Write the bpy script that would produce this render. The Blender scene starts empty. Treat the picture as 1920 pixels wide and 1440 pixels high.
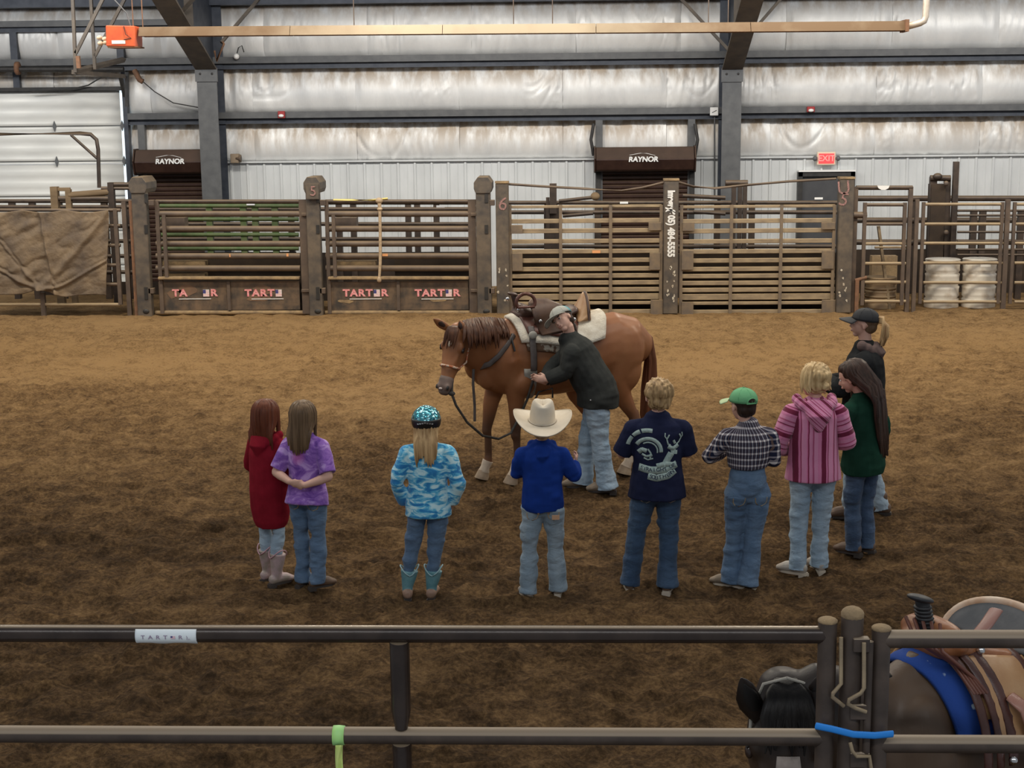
import bpy, math, random
import numpy as np
from mathutils import Vector as V, Matrix
random.seed(7)
SC = bpy.context.scene
COL = SC.collection
PI = math.pi
# ---------------------------------------------------------------- camera
FPX, CAMH, HORIZON = 2770.0, 3.2, 215.0
YAW, ROLL = math.radians(2.0), math.radians(0.6)
PITCH = math.atan((720 - HORIZON) / FPX)
CAM = V((0, 0, CAMH))
FWD = V((-math.sin(YAW) * math.cos(PITCH), math.cos(YAW) * math.cos(PITCH), -math.sin(PITCH)))
R0 = FWD.cross(V((0, 0, 1))).normalized(); U0 = R0.cross(FWD)
RGT = R0 * math.cos(ROLL) - U0 * math.sin(ROLL); UPV = U0 * math.cos(ROLL) + R0 * math.sin(ROLL)
cam = bpy.data.cameras.new('camera'); camo = bpy.data.objects.new('camera', cam); COL.objects.link(camo)
cam.sensor_width = 36; cam.lens = FPX / 1920 * 36; cam.clip_end = 200
camo.matrix_world = Matrix(((RGT.x, UPV.x, -FWD.x, 0), (RGT.y, UPV.y, -FWD.y, 0), (RGT.z, UPV.z, -FWD.z, CAMH), (0, 0, 0, 1)))
SC.camera = camo
# ---------------------------------------------------------------- light
wd = bpy.data.worlds.new('world'); SC.world = wd; wd.use_nodes = True
bg = wd.node_tree.nodes['Background']; bg.inputs[0].default_value = (0.86, 0.92, 1.0, 1); bg.inputs[1].default_value = 0.27
def area(name, loc, sx, sy, power, col=(1, .96, .9), rot=(0, 0, 0)):
    l = bpy.data.lights.new(name, 'AREA'); l.shape = 'RECTANGLE'; l.size = sx; l.size_y = sy; l.energy = power; l.color = col
    o = bpy.data.objects.new(name, l); COL.objects.link(o); o.location = loc; o.rotation_euler = rot
    return o
for i, x in enumerate((-9, -3, 3, 9)):
    area('bay_light', (x, 19.0, 7.6), 1.6, 1.0, 380, (1, .88, .70))
area('skylight_strip', (0, 11.0, 8.6), 24, 1.2, 760, (1, .93, .82))
area('skylight_strip', (0, -2.2, 8.8), 24, 1.0, 700, (.95, .98, 1.0))
area('skylight_strip', (0, 21.6, 6.1), 26, .8, 720, (.97, .98, 1.0), (math.radians(78), 0, 0))  # added unseen fill aimed at the back wall, not a skylight
SC.view_settings.view_transform = 'Standard'; SC.view_settings.look = 'None'
SC.view_settings.gamma = 1; SC.view_settings.use_curve_mapping = False
SC.view_settings.exposure = 0.0
# ---------------------------------------------------------------- pixel helpers (photo pixels to real places)
def ray(px, py):
    return FWD + RGT * ((px - 960) / FPX) + UPV * ((720 - py) / FPX)
def W(px, py, Y):
    d = ray(px, py); return CAM + d * (Y / d.y)
def G(px, py, z=0.0):
    d = ray(px, py); return CAM + d * ((z - CAMH) / d.z)
# ---------------------------------------------------------------- materials
def _n(nt, t, **k):
    n = nt.nodes.new(t)
    for a, b in k.items(): setattr(n, a, b)
    return n
def c4(c): return (c[0], c[1], c[2], 1)
class Mt:
    """small node helper"""
    def __init__(s, name):
        s.m = bpy.data.materials.new(name); s.m.use_nodes = True; s.nt = s.m.node_tree
        s.b = s.nt.nodes['Principled BSDF']; s.tc = _n(s.nt, 'ShaderNodeTexCoord'); s.P = s.tc.outputs['Object']
    def lk(s, a, b): s.nt.links.new(a, b)
    def mapped(s, sc, rot=(0, 0, 0), src=None):
        n = _n(s.nt, 'ShaderNodeMapping'); n.inputs['Scale'].default_value = sc; n.inputs['Rotation'].default_value = rot
        s.lk(src or s.P, n.inputs[0]); return n.outputs[0]
    def noise(s, scale, detail=4, src=None, rough=.55, dist=0):
        n = _n(s.nt, 'ShaderNodeTexNoise'); n.inputs['Scale'].default_value = scale; n.inputs['Detail'].default_value = detail
        n.inputs['Roughness'].default_value = rough; n.inputs['Distortion'].default_value = dist
        s.lk(src or s.P, n.inputs['Vector']); return n.outputs[0]
    def math(s, op, a, b=None, clamp=False):
        n = _n(s.nt, 'ShaderNodeMath', operation=op, use_clamp=clamp)
        for i, x in enumerate((a, b)):
            if x is None: continue
            if isinstance(x, (int, float)): n.inputs[i].default_value = x
            else: s.lk(x, n.inputs[i])
        return n.outputs[0]
    def ramp(s, f, stops, const=False):
        n = _n(s.nt, 'ShaderNodeValToRGB'); r = n.color_ramp
        if const: r.interpolation = 'CONSTANT'
        while len(r.elements) < len(stops): r.elements.new(.5)
        for e, (p, c) in zip(r.elements, stops): e.position = p; e.color = c4(c) if len(c) == 3 else c
        s.lk(f, n.inputs[0]); return n.outputs[0]
    def mix(s, f, a, b):
        n = _n(s.nt, 'ShaderNodeMix', data_type='RGBA')
        for i, x in ((0, f), (6, a), (7, b)):
            if isinstance(x, (int, float)): n.inputs[i].default_value = x
            elif isinstance(x, tuple): n.inputs[i].default_value = c4(x)
            else: s.lk(x, n.inputs[i])
        return n.outputs[2]
    def step(s, f, lo, hi):
        n = _n(s.nt, 'ShaderNodeMapRange'); n.inputs[1].default_value = lo; n.inputs[2].default_value = hi; s.lk(f, n.inputs[0]); return n.outputs[0]
    def sep(s, src=None):
        n = _n(s.nt, 'ShaderNodeSeparateXYZ'); s.lk(src or s.P, n.inputs[0]); return n.outputs
    def near(s, c, r, soft=.3, src=None):
        n = _n(s.nt, 'ShaderNodeVectorMath', operation='DISTANCE'); s.lk(src or s.P, n.inputs[0]); n.inputs[1].default_value = c
        return s.math('SUBTRACT', 1, s.step(n.outputs['Value'], r * (1 - soft), r * (1 + soft)))
    def dust(s, col, dcol, amt, lo=.2, hi=.8):
        g = _n(s.nt, 'ShaderNodeNewGeometry'); z = s.sep(g.outputs['Normal'])[2]
        f = s.math('MULTIPLY', s.step(z, lo, hi), amt); return s.mix(f, col, dcol)
    def out(s, col, rough=.6, metal=0, bump=None, bs=.3, bd=.01, sheen=0, spec=.5):
        if isinstance(col, tuple): s.b.inputs['Base Color'].default_value = c4(col)
        else: s.lk(col, s.b.inputs['Base Color'])
        if isinstance(rough, (int, float)): s.b.inputs['Roughness'].default_value = rough
        else: s.lk(rough, s.b.inputs['Roughness'])
        s.b.inputs['Metallic'].default_value = metal; s.b.inputs['Specular IOR Level'].default_value = spec
        if sheen: s.b.inputs['Sheen Weight'].default_value = sheen
        if bump is not None:
            n = _n(s.nt, 'ShaderNodeBump'); n.inputs['Strength'].default_value = bs; n.inputs['Distance'].default_value = bd
            s.lk(bump, n.inputs['Height']); s.lk(n.outputs[0], s.b.inputs['Normal'])
        return s.m
def M(name, col, col2=None, sc=12, rough=.6, metal=0, bs=.25, bsc=60, bd=.004, stretch=(1, 1, 1), dust=None, damt=.8, sheen=0, spec=.5, lo=.35, hi=.65):
    t = Mt(name); p = t.mapped(stretch)
    f = t.noise(sc, 5, p); c = t.mix(t.step(f, lo, hi), col, col2) if col2 else col
    if dust: c = t.dust(c if not isinstance(c, tuple) else t.mix(0.0, c, c), dust, damt)
    return t.out(c, rough, metal, t.noise(bsc, 4, p) if bs else None, bs, bd, sheen, spec)
TAN = (.30, .205, .11)
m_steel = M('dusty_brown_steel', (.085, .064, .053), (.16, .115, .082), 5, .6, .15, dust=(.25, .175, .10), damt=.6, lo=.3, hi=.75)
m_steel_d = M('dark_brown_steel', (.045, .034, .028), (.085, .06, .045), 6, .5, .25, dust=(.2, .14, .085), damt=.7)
m_slat = M('dusty_tan_steel', (.23, .175, .115), (.36, .275, .17), 4, .75, .05, stretch=(1, 1, 3), dust=(.42, .31, .18), damt=.8)
m_plate = M('steel_plate', (.15, .12, .095), (.23, .17, .11), 7, .6, .15, dust=TAN)
m_post = M('box_post_steel', (.075, .066, .060), (.165, .130, .095), 4.5, .6, .2, dust=TAN)
m_dirtsteel = M('dirt_caked_steel', (.36, .25, .13), (.22, .155, .09), 9, .85, 0, bs=.6, bd=.01)
m_rust = M('rusty_steel', (.24, .12, .065), (.16, .09, .055), 14, .8, .1)
m_green = M('green_steel', (.07, .12, .035), (.12, .14, .06), 9, .55, .1)
m_beam = M('grey_beam_paint', (.085, .088, .092), (.115, .118, .12), 6, .5, .1, dust=(.2, .18, .16), damt=.6)
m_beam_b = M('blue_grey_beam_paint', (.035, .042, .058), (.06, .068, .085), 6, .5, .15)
m_haunch = M('brown_dusty_beam', (.085, .072, .06), (.13, .105, .08), 5, .6, .1)
m_black = M('black_steel', (.018, .018, .018), (.035, .032, .03), 10, .55)
m_brownsheet = M('dark_brown_sheet', (.035, .017, .013), (.055, .028, .02), 6, .4, .3, dust=(.10, .065, .04), damt=.8)
m_white = M('white_paint', (.80, .80, .78), None, rough=.5, bs=0)
m_redprint = M('red_print', (.75, .16, .17), (.85, .5, .5), 40, .6, bs=0)
m_navyprint = M('navy_print', (.06, .06, .22), None, rough=.6, bs=0)
m_chalk = M('pink_chalk', (.45, .24, .22), (.16, .10, .09), 45, .9, bs=0)
m_wood = M('dusty_board', (.27, .185, .10), (.18, .12, .065), 6, .85, stretch=(.2, 1, 2))
m_chrome = M('chrome', (.7, .7, .7), None, rough=.2, metal=1, bs=0)
# ---------------------------------------------------------------- mesh builder
def vnoise(p, seed=0):
    p = np.asarray(p, dtype=np.float64); i = np.floor(p).astype(np.int64); f = p - i; f = f * f * (3 - 2 * f)
    def h(a, b, c):
        n = (a * 374761393 + b * 668265263 + c * 2147483647 + seed * 1274126177) & 0xffffffff
        n = ((n ^ (n >> 13)) * 1274126177) & 0xffffffff
        return ((n ^ (n >> 16)) & 0xffff) / 65535.0
    x, y, z = i[..., 0], i[..., 1], i[..., 2]; r = 0
    for dx in (0, 1):
        for dy in (0, 1):
            for dz in (0, 1):
                w = (f[..., 0] if dx else 1 - f[..., 0]) * (f[..., 1] if dy else 1 - f[..., 1]) * (f[..., 2] if dz else 1 - f[..., 2])
                r = r + w * h(x + dx, y + dy, z + dz)
    return r * 2 - 1
def link(name, me, m, parent=None):
    if m: me.materials.append(m)
    o = bpy.data.objects.new(name, me); COL.objects.link(o)
    if parent: o.parent = parent
    return o
def wloc(o):
    l = V((0, 0, 0))
    while o: l += o.location; o = o.parent
    return l
PENDING = []
class MB:
    def __init__(s): s.v = []; s.f = []
    def add(s, vs, fs):
        b = len(s.v); s.v += [tuple(x) for x in vs]; s.f += [tuple(i + b for i in f) for f in fs]; return s
    def box(s, c, size, R=None, bev=0):
        hx, hy, hz = size[0] / 2, size[1] / 2, size[2] / 2
        vs = [V((x * hx, y * hy, z * hz)) for x in (-1, 1) for y in (-1, 1) for z in (-1, 1)]
        if R: vs = [R @ v for v in vs]
        return s.add([v + V(c) for v in vs], [(0, 1, 3, 2), (4, 6, 7, 5), (0, 4, 5, 1), (2, 3, 7, 6), (0, 2, 6, 4), (1, 5, 7, 3)])
    def bar(s, a, b, w, h, up=(0, 0, 1)):
        a, b = V(a), V(b); t = (b - a); L = t.length; t.normalize(); up = V(up)
        if abs(t.dot(up)) > .99: up = V((0, 1, 0))
        sd = t.cross(up).normalized(); u = sd.cross(t)
        R = Matrix((t, sd, u)).transposed(); return s.box((a + b) / 2, (L, w, h), R)
    def loft(s, pts, rx, ry=None, U=(1, 0, 0), n=14, dome=True, flat0=False, flat1=False, sq=0):
        pts = [V(p) for p in pts]; k = len(pts); ry = ry or rx
        rx = list(rx) if hasattr(rx, '__len__') else [rx] * k; ry = list(ry) if hasattr(ry, '__len__') else [ry] * k
        T = []
        for i in range(k):
            a = pts[max(i - 1, 0)]; b = pts[min(i + 1, k - 1)]; t = b - a
            T.append(t.normalized() if t.length > 1e-9 else V((0, 0, 1)))
        rings = []
        def ring(p, t, a, b):
            u = V(U); u = u - t * u.dot(t)
            if u.length < 1e-3: u = V((0, 1, 0)) - t * t.y
            if u.length < 1e-3: u = V((0, 0, 1)) - t * t.z
            u.normalize(); w = t.cross(u); r = []
            for j in range(n):
                an = 2 * PI * j / n; c, d = math.cos(an), math.sin(an)
                if sq: q = (abs(c) ** sq + abs(d) ** sq) ** (-1 / sq); c *= q; d *= q
                r.append(p + u * (a * c) + w * (b * d))
            return r
        if dome and not flat0:
            m = min(rx[0], ry[0])
            for q in (.995, .75, .4): pass
            for q in ((.25, .9), (.7, .5)): rings.append(ring(pts[0] - T[0] * m * q[1] * .8, T[0], rx[0] * (1 - q[1] ** 2) ** .5, ry[0] * (1 - q[1] ** 2) ** .5))
        for i in range(k): rings.append(ring(pts[i], T[i], rx[i], ry[i]))
        if dome and not flat1:
            m = min(rx[-1], ry[-1])
            for q in (.5, .9): rings.append(ring(pts[-1] + T[-1] * m * q * .8, T[-1], rx[-1] * (1 - q * q) ** .5, ry[-1] * (1 - q * q) ** .5))
        e_ = .0015
        if (not dome or flat0): rings.insert(0, ring(pts[0] - T[0] * e_ * .01, T[0], rx[0] * .999, ry[0] * .999)); rings.insert(1, ring(pts[0] , T[0], rx[0], ry[0])); rings[2:3] = [ring(pts[0] + T[0] * e_, T[0], rx[0], ry[0])]
        if (not dome or flat1): rings[-1:] = [ring(pts[-1] - T[-1] * e_, T[-1], rx[-1], ry[-1]), ring(pts[-1], T[-1], rx[-1], ry[-1]), ring(pts[-1] + T[-1] * e_ * .01, T[-1], rx[-1] * .999, ry[-1] * .999)]
        vs = [p for r in rings for p in r]; fs = []
        for i in range(len(rings) - 1):
            for j in range(n):
                j2 = (j + 1) % n; fs.append((i * n + j, i * n + j2, (i + 1) * n + j2, (i + 1) * n + j))
        fs.append(tuple(range(n - 1, -1, -1))); fs.append(tuple((len(rings) - 1) * n + j for j in range(n)))
        return s.add(vs, fs)
    def tube(s, pts, r, n=10): return s.loft(pts, r, n=n, dome=False)
    def ell(s, c, r, R=None, nu=14, nv=9):
        c = V(c); vs = []; fs = []
        for i in range(1, nv):
            th = PI * i / nv
            for j in range(nu):
                a = 2 * PI * j / nu; p = V((r[0] * math.sin(th) * math.cos(a), r[1] * math.sin(th) * math.sin(a), r[2] * math.cos(th)))
                vs.append(c + (R @ p if R else p))
        t = V((0, 0, r[2])); t = R @ t if R else t; vs += [c + t, c - t]; N = (nv - 1) * nu
        for i in range(nv - 2):
            for j in range(nu):
                j2 = (j + 1) % nu; fs.append((i * nu + j, (i + 1) * nu + j, (i + 1) * nu + j2, i * nu + j2))
        for j in range(nu):
            j2 = (j + 1) % nu; fs.append((N, j, j2)); fs.append((N + 1, (nv - 2) * nu + j2, (nv - 2) * nu + j))
        return s.add(vs, fs)
    def lathe(s, prof, c=(0, 0, 0), n=24, R=None):
        vs = []; fs = []; k = len(prof)
        for (r, z) in prof:
            for j in range(n):
                a = 2 * PI * j / n; p = V((r * math.cos(a), r * math.sin(a), z)); vs.append(V(c) + (R @ p if R else p))
        for i in range(k - 1):
            for j in range(n):
                j2 = (j + 1) % n; fs.append((i * n + j, i * n + j2, (i + 1) * n + j2, (i + 1) * n + j))
        if prof[0][0] > 1e-4: fs.append(tuple(range(n - 1, -1, -1)))
        if prof[-1][0] > 1e-4: fs.append(tuple((k - 1) * n + j for j in range(n)))
        return s.add(vs, fs)
    def prism(s, poly, d):
        """poly: 3D points of a planar outline, d: extrusion vector"""
        n = len(poly); d = V(d); vs = [V(p) for p in poly] + [V(p) + d for p in poly]
        fs = [tuple(range(n - 1, -1, -1)), tuple(range(n, 2 * n))] + [(i, (i + 1) % n, n + (i + 1) % n, n + i) for i in range(n)]
        return s.add(vs, fs)
    def grid(s, fn, nu, nv, thick=None):
        """fn(u,v) -> point; thick: vector offset function or None"""
        P = [[V(fn(i / nu, j / nv)) for j in range(nv + 1)] for i in range(nu + 1)]
        idx = lambda i, j: i * (nv + 1) + j
        vs = [p for r in P for p in r]; fs = [(idx(i, j), idx(i + 1, j), idx(i + 1, j + 1), idx(i, j + 1)) for i in range(nu) for j in range(nv)]
        if thick:
            N = len(vs); vs += [V(thick(i / nu, j / nv)) for i in range(nu + 1) for j in range(nv + 1)]
            fs += [tuple(N + q for q in reversed(f)) for f in fs]
            for i in range(nu): fs += [(idx(i + 1, 0), idx(i, 0), N + idx(i, 0), N + idx(i + 1, 0)), (idx(i, nv), idx(i + 1, nv), N + idx(i + 1, nv), N + idx(i, nv))]
            for j in range(nv): fs += [(idx(0, j), idx(0, j + 1), N + idx(0, j + 1), N + idx(0, j)), (idx(nu, j + 1), idx(nu, j), N + idx(nu, j), N + idx(nu, j + 1))]
        return s.add(vs, fs)
    def build(s, name, m, parent=None, world=False, smooth=True, bevel=0):
        off = wloc(parent) if (world and parent) else V((0, 0, 0))
        vs = np.array(s.v, dtype=np.float32) - np.array(off, dtype=np.float32)
        me = bpy.data.meshes.new(name); me.from_pydata(vs.tolist(), [], s.f)
        if smooth: me.shade_smooth()
        o = link(name, me, m, parent)
        if smooth == 'auto': 
            try: me.set_sharp_from_angle(angle=math.radians(40))
            except Exception: pass
        if bevel:
            b = o.modifiers.new('bevel', 'BEVEL'); b.width = bevel; b.segments = 1; b.limit_method = 'ANGLE'
        return o
    def blob(s, name, m, parent, vox=.008, sm=4, disp=None):
        o = s.build(name, m, parent); r = o.modifiers.new('r', 'REMESH'); r.mode = 'VOXEL'; r.voxel_size = vox; r.use_smooth_shade = True
        q = o.modifiers.new('s', 'SMOOTH'); q.iterations = sm; q.factor = .5
        PENDING.append((o, disp)); return o
def finalize():
    bpy.context.view_layer.update(); dg = bpy.context.evaluated_depsgraph_get(); new = []
    for o, disp in PENDING:
        me = bpy.data.meshes.new_from_object(o.evaluated_get(dg)); new.append(me)
    for (o, disp), me in zip(PENDING, new):
        o.modifiers.clear(); mats = list(o.data.materials); old = o.data; o.data = me; me.name = o.name
        if not me.materials:
            for q in mats: me.materials.append(q)
        bpy.data.meshes.remove(old)
        n = len(me.vertices)
        if disp and n:
            co = np.empty(n * 3, np.float32); me.vertices.foreach_get('co', co); co = co.reshape(-1, 3)
            no = np.empty(n * 3, np.float32); me.vertex_normals.foreach_get('vector', no); no = no.reshape(-1, 3)
            me.vertices.foreach_set('co', (co + no * disp(co)[:, None]).astype(np.float32).ravel()); me.update()
        me.shade_smooth()
def thing(name, loc, label, cat, group=None, rz=0):
    o = bpy.data.objects.new(name, None); o.empty_display_size = .1; COL.objects.link(o); o.location = loc; o.rotation_euler = (0, 0, rz)
    return tag(o, label, cat, group)
def tag(o, label, cat, group=None):
    o['label'] = label; o['category'] = cat
    if group: o['group'] = group
    return o
def text(s, name, m, parent, p, size, right, up, ext=.002, align='CENTER', offset=0, shear=0, sx=1, world=True):
    cu = bpy.data.curves.new(name, 'FONT'); cu.body = s; cu.size = size; cu.align_x = align; cu.align_y = 'CENTER'; cu.extrude = ext; cu.offset = offset; cu.shear = shear
    cu.materials.append(m); o = bpy.data.objects.new(name, cu); COL.objects.link(o)
    r = V(right).normalized(); u = V(up); u = (u - r * u.dot(r)).normalized(); w = r.cross(u)
    o.parent = parent; q = V(p) - (wloc(parent) if world else V((0, 0, 0)))
    o.matrix_basis = Matrix(((r.x * sx, u.x, w.x, q.x), (r.y * sx, u.y, w.y, q.y), (r.z * sx, u.z, w.z, q.z), (0, 0, 0, 1)))
    return o
# ================================================================ ground
WALL = 27.8
CH = G(760, 590).y            # line of the chute gates
NF = G(960, 1190, 1.62).y     # near pipe fence
def gheight(x, y):
    x = np.asarray(x, dtype=float); y = np.asarray(y, dtype=float); z0 = np.zeros_like(x)
    P = lambda s, o=0, ax=1.0: np.stack([x * s * ax + o, y * s + o * 2, z0 + o], -1)
    wx = vnoise(P(1.1, 3)) * .5; 
    Q = lambda s, o=0: np.stack([(x + wx * .35) * s * .75 + o, (y + wx * .2) * s + o, z0 + o], -1)
    h = vnoise(P(.35, 9), 4) * .022
    h = h + (1 - np.abs(vnoise(Q(2.6, 5), 1))) ** 2 * .040 - .02
    h = h + (1 - np.abs(vnoise(Q(6.2, 8), 2))) ** 1.8 * .044 - .02
    h = h + vnoise(Q(13, 2), 3) * .019 + vnoise(P(27, 7), 5) * .009 + vnoise(P(60, 1), 6) * .0022
    c = np.clip((CH + .25 - y) / 1.2, 0, 1)                     # flatter under the chutes
    h = h * (.35 + .65 * c)
    return h + np.exp(-((y - (CH - .45)) / .5) ** 2) * .07 * (vnoise(P(.8, 4), 8) * .5 + .5)
def gz(x, y): return float(gheight(np.array([x]), np.array([y]))[0])
def floor():
    nr, nc = 820, 760
    t = np.linspace(0, 1, nr); Y = 3.2 * (29.5 / 3.2) ** t
    u = np.linspace(-1, 1, nc); uu = np.sign(u) * np.abs(u) ** 1.15
    X = uu[None, :] * (Y[:, None] * .46 + 1.0); YY = np.repeat(Y[:, None], nc, 1)
    Z = gheight(X, YY)
    co = np.stack([X, YY, Z], -1).reshape(-1, 3).astype(np.float32)
    i = np.arange(nr - 1)[:, None] * nc + np.arange(nc - 1)[None, :]
    f = np.stack([i, i + 1, i + nc + 1, i + nc], -1).reshape(-1, 4).astype(np.int32)
    me = bpy.data.meshes.new('floor'); me.vertices.add(len(co)); me.vertices.foreach_set('co', co.ravel())
    me.loops.add(f.size); me.loops.foreach_set('vertex_index', f.ravel()); me.polygons.add(len(f))
    me.polygons.foreach_set('loop_start', np.arange(len(f), dtype=np.int32) * 4)
    me.update(calc_edges=True); me.validate(); me.shade_smooth()
    t = Mt('arena_dirt')
    big = t.noise(.42, 4, t.mapped((.6, 1, 1))); med = t.noise(4.2, 8, rough=.72); fine = t.noise(34, 5, rough=.7)
    y = t.sep()[1]
    dry = t.math('ADD', t.math('MULTIPLY', big, .8), t.math('MULTIPLY', t.step(y, 11.5, 19.0), .42))  # far rise: drier dirt, plus light from open doors put into the colour
    dry = t.math('ADD', dry, t.math('MULTIPLY', t.math('SUBTRACT', med, .5), 1.35))
    dry = t.math('ADD', dry, t.math('MULTIPLY', t.math('SUBTRACT', fine, .5), 1.1))
    c = t.ramp(dry, [(.10, (.045, .026, .012)), (.34, (.105, .061, .028)), (.57, (.215, .128, .058)), (.92, (.40, .25, .115))])
    m = t.out(c, .95, 0, t.noise(17, 9, rough=.78), 1.0, .055, spec=.12)
    o = link('floor', me, m); o['kind'] = 'structure'; return o
floor()
# ================================================================ back wall
wall = bpy.data.objects.new('wall_back', None); COL.objects.link(wall); wall.location = (0, WALL, 0); wall['kind'] = 'structure'
def zW(py, px=960): return W(px, py, WALL).z
def xW(px, py=215): return W(px, py, WALL).x
Z_g1a, Z_g1b = zW(205), zW(227)
Z_g2a, Z_g2b = zW(101), zW(124)
Z_w = zW(301); Z_e = zW(4); Z_l2a, Z_l2b = zW(39, 120), zW(60, 120); Z_dt = zW(171, 100)
XL, XR = -13.2, 13.4
MB().box((0, WALL + .25, 3.2), (XR - XL, .06, 6.6)).build('backing_sheet', M('backing', (.5, .5, .5), None, bs=0), wall, True, False)
def foil():
    t = Mt('foil_insulation'); x, y, z = t.sep()
    g = t.noise(1.6, 5, t.mapped((1, 1, .35))); st = t.noise(5.5, 6, t.mapped((1, 1, .22)), .6)
    col = t.mix(t.step(g, .3, .7), (.62, .625, .62), (.82, .82, .80))
    # brown run marks start under each girt and fade down (real water stains)
    m = None
    for zt, zb in ((Z_g1b, Z_g1b - .62), (Z_g2b, Z_g2b - .45), (Z_e, Z_e - .3)):
        band = t.math('MULTIPLY', t.step(z, zb, zt), t.math('LESS_THAN', z, zt + .01))
        m = band if m is None else t.math('ADD', m, band, True)
    s = t.math('MULTIPLY', m, t.step(st, .33, .58))
    col = t.mix(t.math('MULTIPLY', s, .92), col, (.31, .215, .12))
    hi = t.step(z, Z_g2b, Z_e); col = t.mix(t.math('MULTIPLY', hi, .25), col, (.42, .42, .40))
    r = t.math('ADD', t.math('MULTIPLY', s, .3), .40)
    return t.out(col, r, .12, t.noise(30, 4, t.mapped((1, 1, .25))), .25, .012)
m_foil = foil()
PW = 192 / 100.0 * 1.0
def insulation(x0, x1, zb, zt, seed, depth=.13):
    nu, nv = max(10, int((x1 - x0) * 34)), 18
    U, Vv = np.meshgrid(np.linspace(0, 1, nu + 1), np.linspace(0, 1, nv + 1), indexing='ij')
    X = x0 + U * (x1 - x0); Z = zb + Vv * (zt - zb)
    b = np.sin(PI * np.clip(Vv, 0, 1) ** .80) ** .75 * depth
    seam = np.minimum(U, 1 - U) * (x1 - x0); b = b * (.72 + .28 * np.clip(seam / .12, 0, 1))
    n1 = vnoise(np.stack([X * 5 + Z * 1.5 * np.sin(X), Z * 1.0, Z * 0 + seed], -1), 2)
    n2 = vnoise(np.stack([X * 13 + Z * 3.0 * np.sin(X * .7 + seed), Z * 1.6, Z * 0 + seed], -1), 3)
    fold = np.clip(vnoise(np.stack([X * .9, Z * .8, Z * 0 + seed], -1), 7) * 1.5 + .3, .1, 1)
    n3 = np.abs(vnoise(np.stack([X * 9 + Z * 5 * np.sin(X * 1.3 + seed * 2), Z * .7, Z * 0 + seed + 3], -1), 9)); d = b + n1 * .020 + n2 * .017 * fold - .03 * np.exp(-(n3 / .07) ** 2) * fold * np.sin(PI * np.clip(Vv, .02, .98)) ** .5
    Y = WALL + .13 - d
    co = np.stack([X, Y - WALL, Z], -1).reshape(-1, 3)
    me = bpy.data.meshes.new('insulation_panel')
    fs = [(i * (nv + 1) + j, (i + 1) * (nv + 1) + j, (i + 1) * (nv + 1) + j + 1, i * (nv + 1) + j + 1) for i in range(nu) for j in range(nv)]
    me.from_pydata(co.tolist(), [], fs); me.shade_smooth(); link('insulation_panel', me, m_foil, wall)
def bay(xa, xb, zb, zt, off=0, depth=.13):
    x = xa; nxt = xW(667) + off
    while nxt > xa + .1: nxt -= PW
    while nxt <= xa + .05: nxt += PW
    k = 0
    while x < xb - .02:
        e = min(nxt, xb); insulation(x, e, zb, zt, k * 3.7 + zb * 2, depth); x = e; nxt += PW; k += 1
XD = xW(243)                                    # right edge of overhead door opening
bay(XD, XR, Z_w, Z_g1b)
bay(XD, XR, Z_g1a, Z_g2b, .0)
bay(XL, XR, Z_g2a, Z_e, .25, .17)
bay(XL, XD, Z_dt, Z_g2b, .1, .10)
# wainscot sheets, ribs every foot
m_side = M('white_ribbed_sheet', (.66, .68, .68), (.74, .76, .76), 3, .38, .25, bs=.1, bsc=8, bd=.01, stretch=(1, 1, .4))
rib = .315
def sheet(x0, n):
    prof = []
    for k in range(n):
        a = x0 + k * rib
        prof += [(a, 0), (a + rib * .40, 0), (a + rib * .40 + .008, .008), (a + rib * .46, .008), (a + rib * .47, 0), (a + rib * .78, 0), (a + rib * .83, .032), (a + rib * .93, .032), (a + rib * .98, 0)]
    prof.append((x0 + n * rib, 0)); me = bpy.data.meshes.new('siding_sheet')
    vs = [(x, .06 - y, z) for z in (0, Z_w + .01) for x, y in prof]; k = len(prof)
    me.from_pydata(vs, [], [(i, i + 1, k + i + 1, k + i) for i in range(k - 1)]); link('siding_sheet', me, m_side, wall)
x = XD
while x < XR: sheet(x, 3); x += 3 * rib
MB().box((0, WALL + .02, Z_w + .015), (XR - XL, .07, .03)).build('cap_trim', m_side, wall, True, False)
# girts: face flange above, recessed web with lower lip below
def girt(xa, xb, za, zb):
    h = za - zb
    MB().box(((xa + xb) / 2, WALL - .06, za - h * .27), (xb - xa, .16, h * .54)).build('girt', m_beam, wall, True, False)
    q = MB(); q.box(((xa + xb) / 2, WALL + .00, zb + h * .25), (xb - xa, .10, h * .46)); q.box(((xa + xb) / 2, WALL - .04, zb + h * .03), (xb - xa, .14, h * .07)); q.build('girt', m_beam_b, wall, True, False)
girt(XD, XR, Z_g1a, Z_g1b); girt(XL, XR, Z_g2a, Z_g2b); girt(XL, xW(400), Z_l2a, Z_l2b)
MB().box((0, WALL - .1, Z_e + .30), (XR - XL, .25, .6)).build('eave_beam', m_beam_b, wall, True, False)
for px in (38, 235):
    MB().box((xW(px), WALL - .04, (Z_g2a + Z_l2b) / 2), (.13, .14, Z_l2b - Z_g2a)).build('girt_post', m_beam_b, wall, True, False)
MB().box((xW(38), WALL - .04, (Z_dt + Z_g2b) / 2), (.12, .1, Z_g2b - Z_dt)).build('girt_post', m_beam_b, wall, True, False)
for px, zt in ((266, Z_g1b), (1123, Z_g1b), (1296, Z_g1b)):
    MB().box((xW(px), WALL - .05, (zt + 1.2) / 2), (.13, .14, zt - 1.2)).build('door_jamb', m_beam, wall, True, False)
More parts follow.
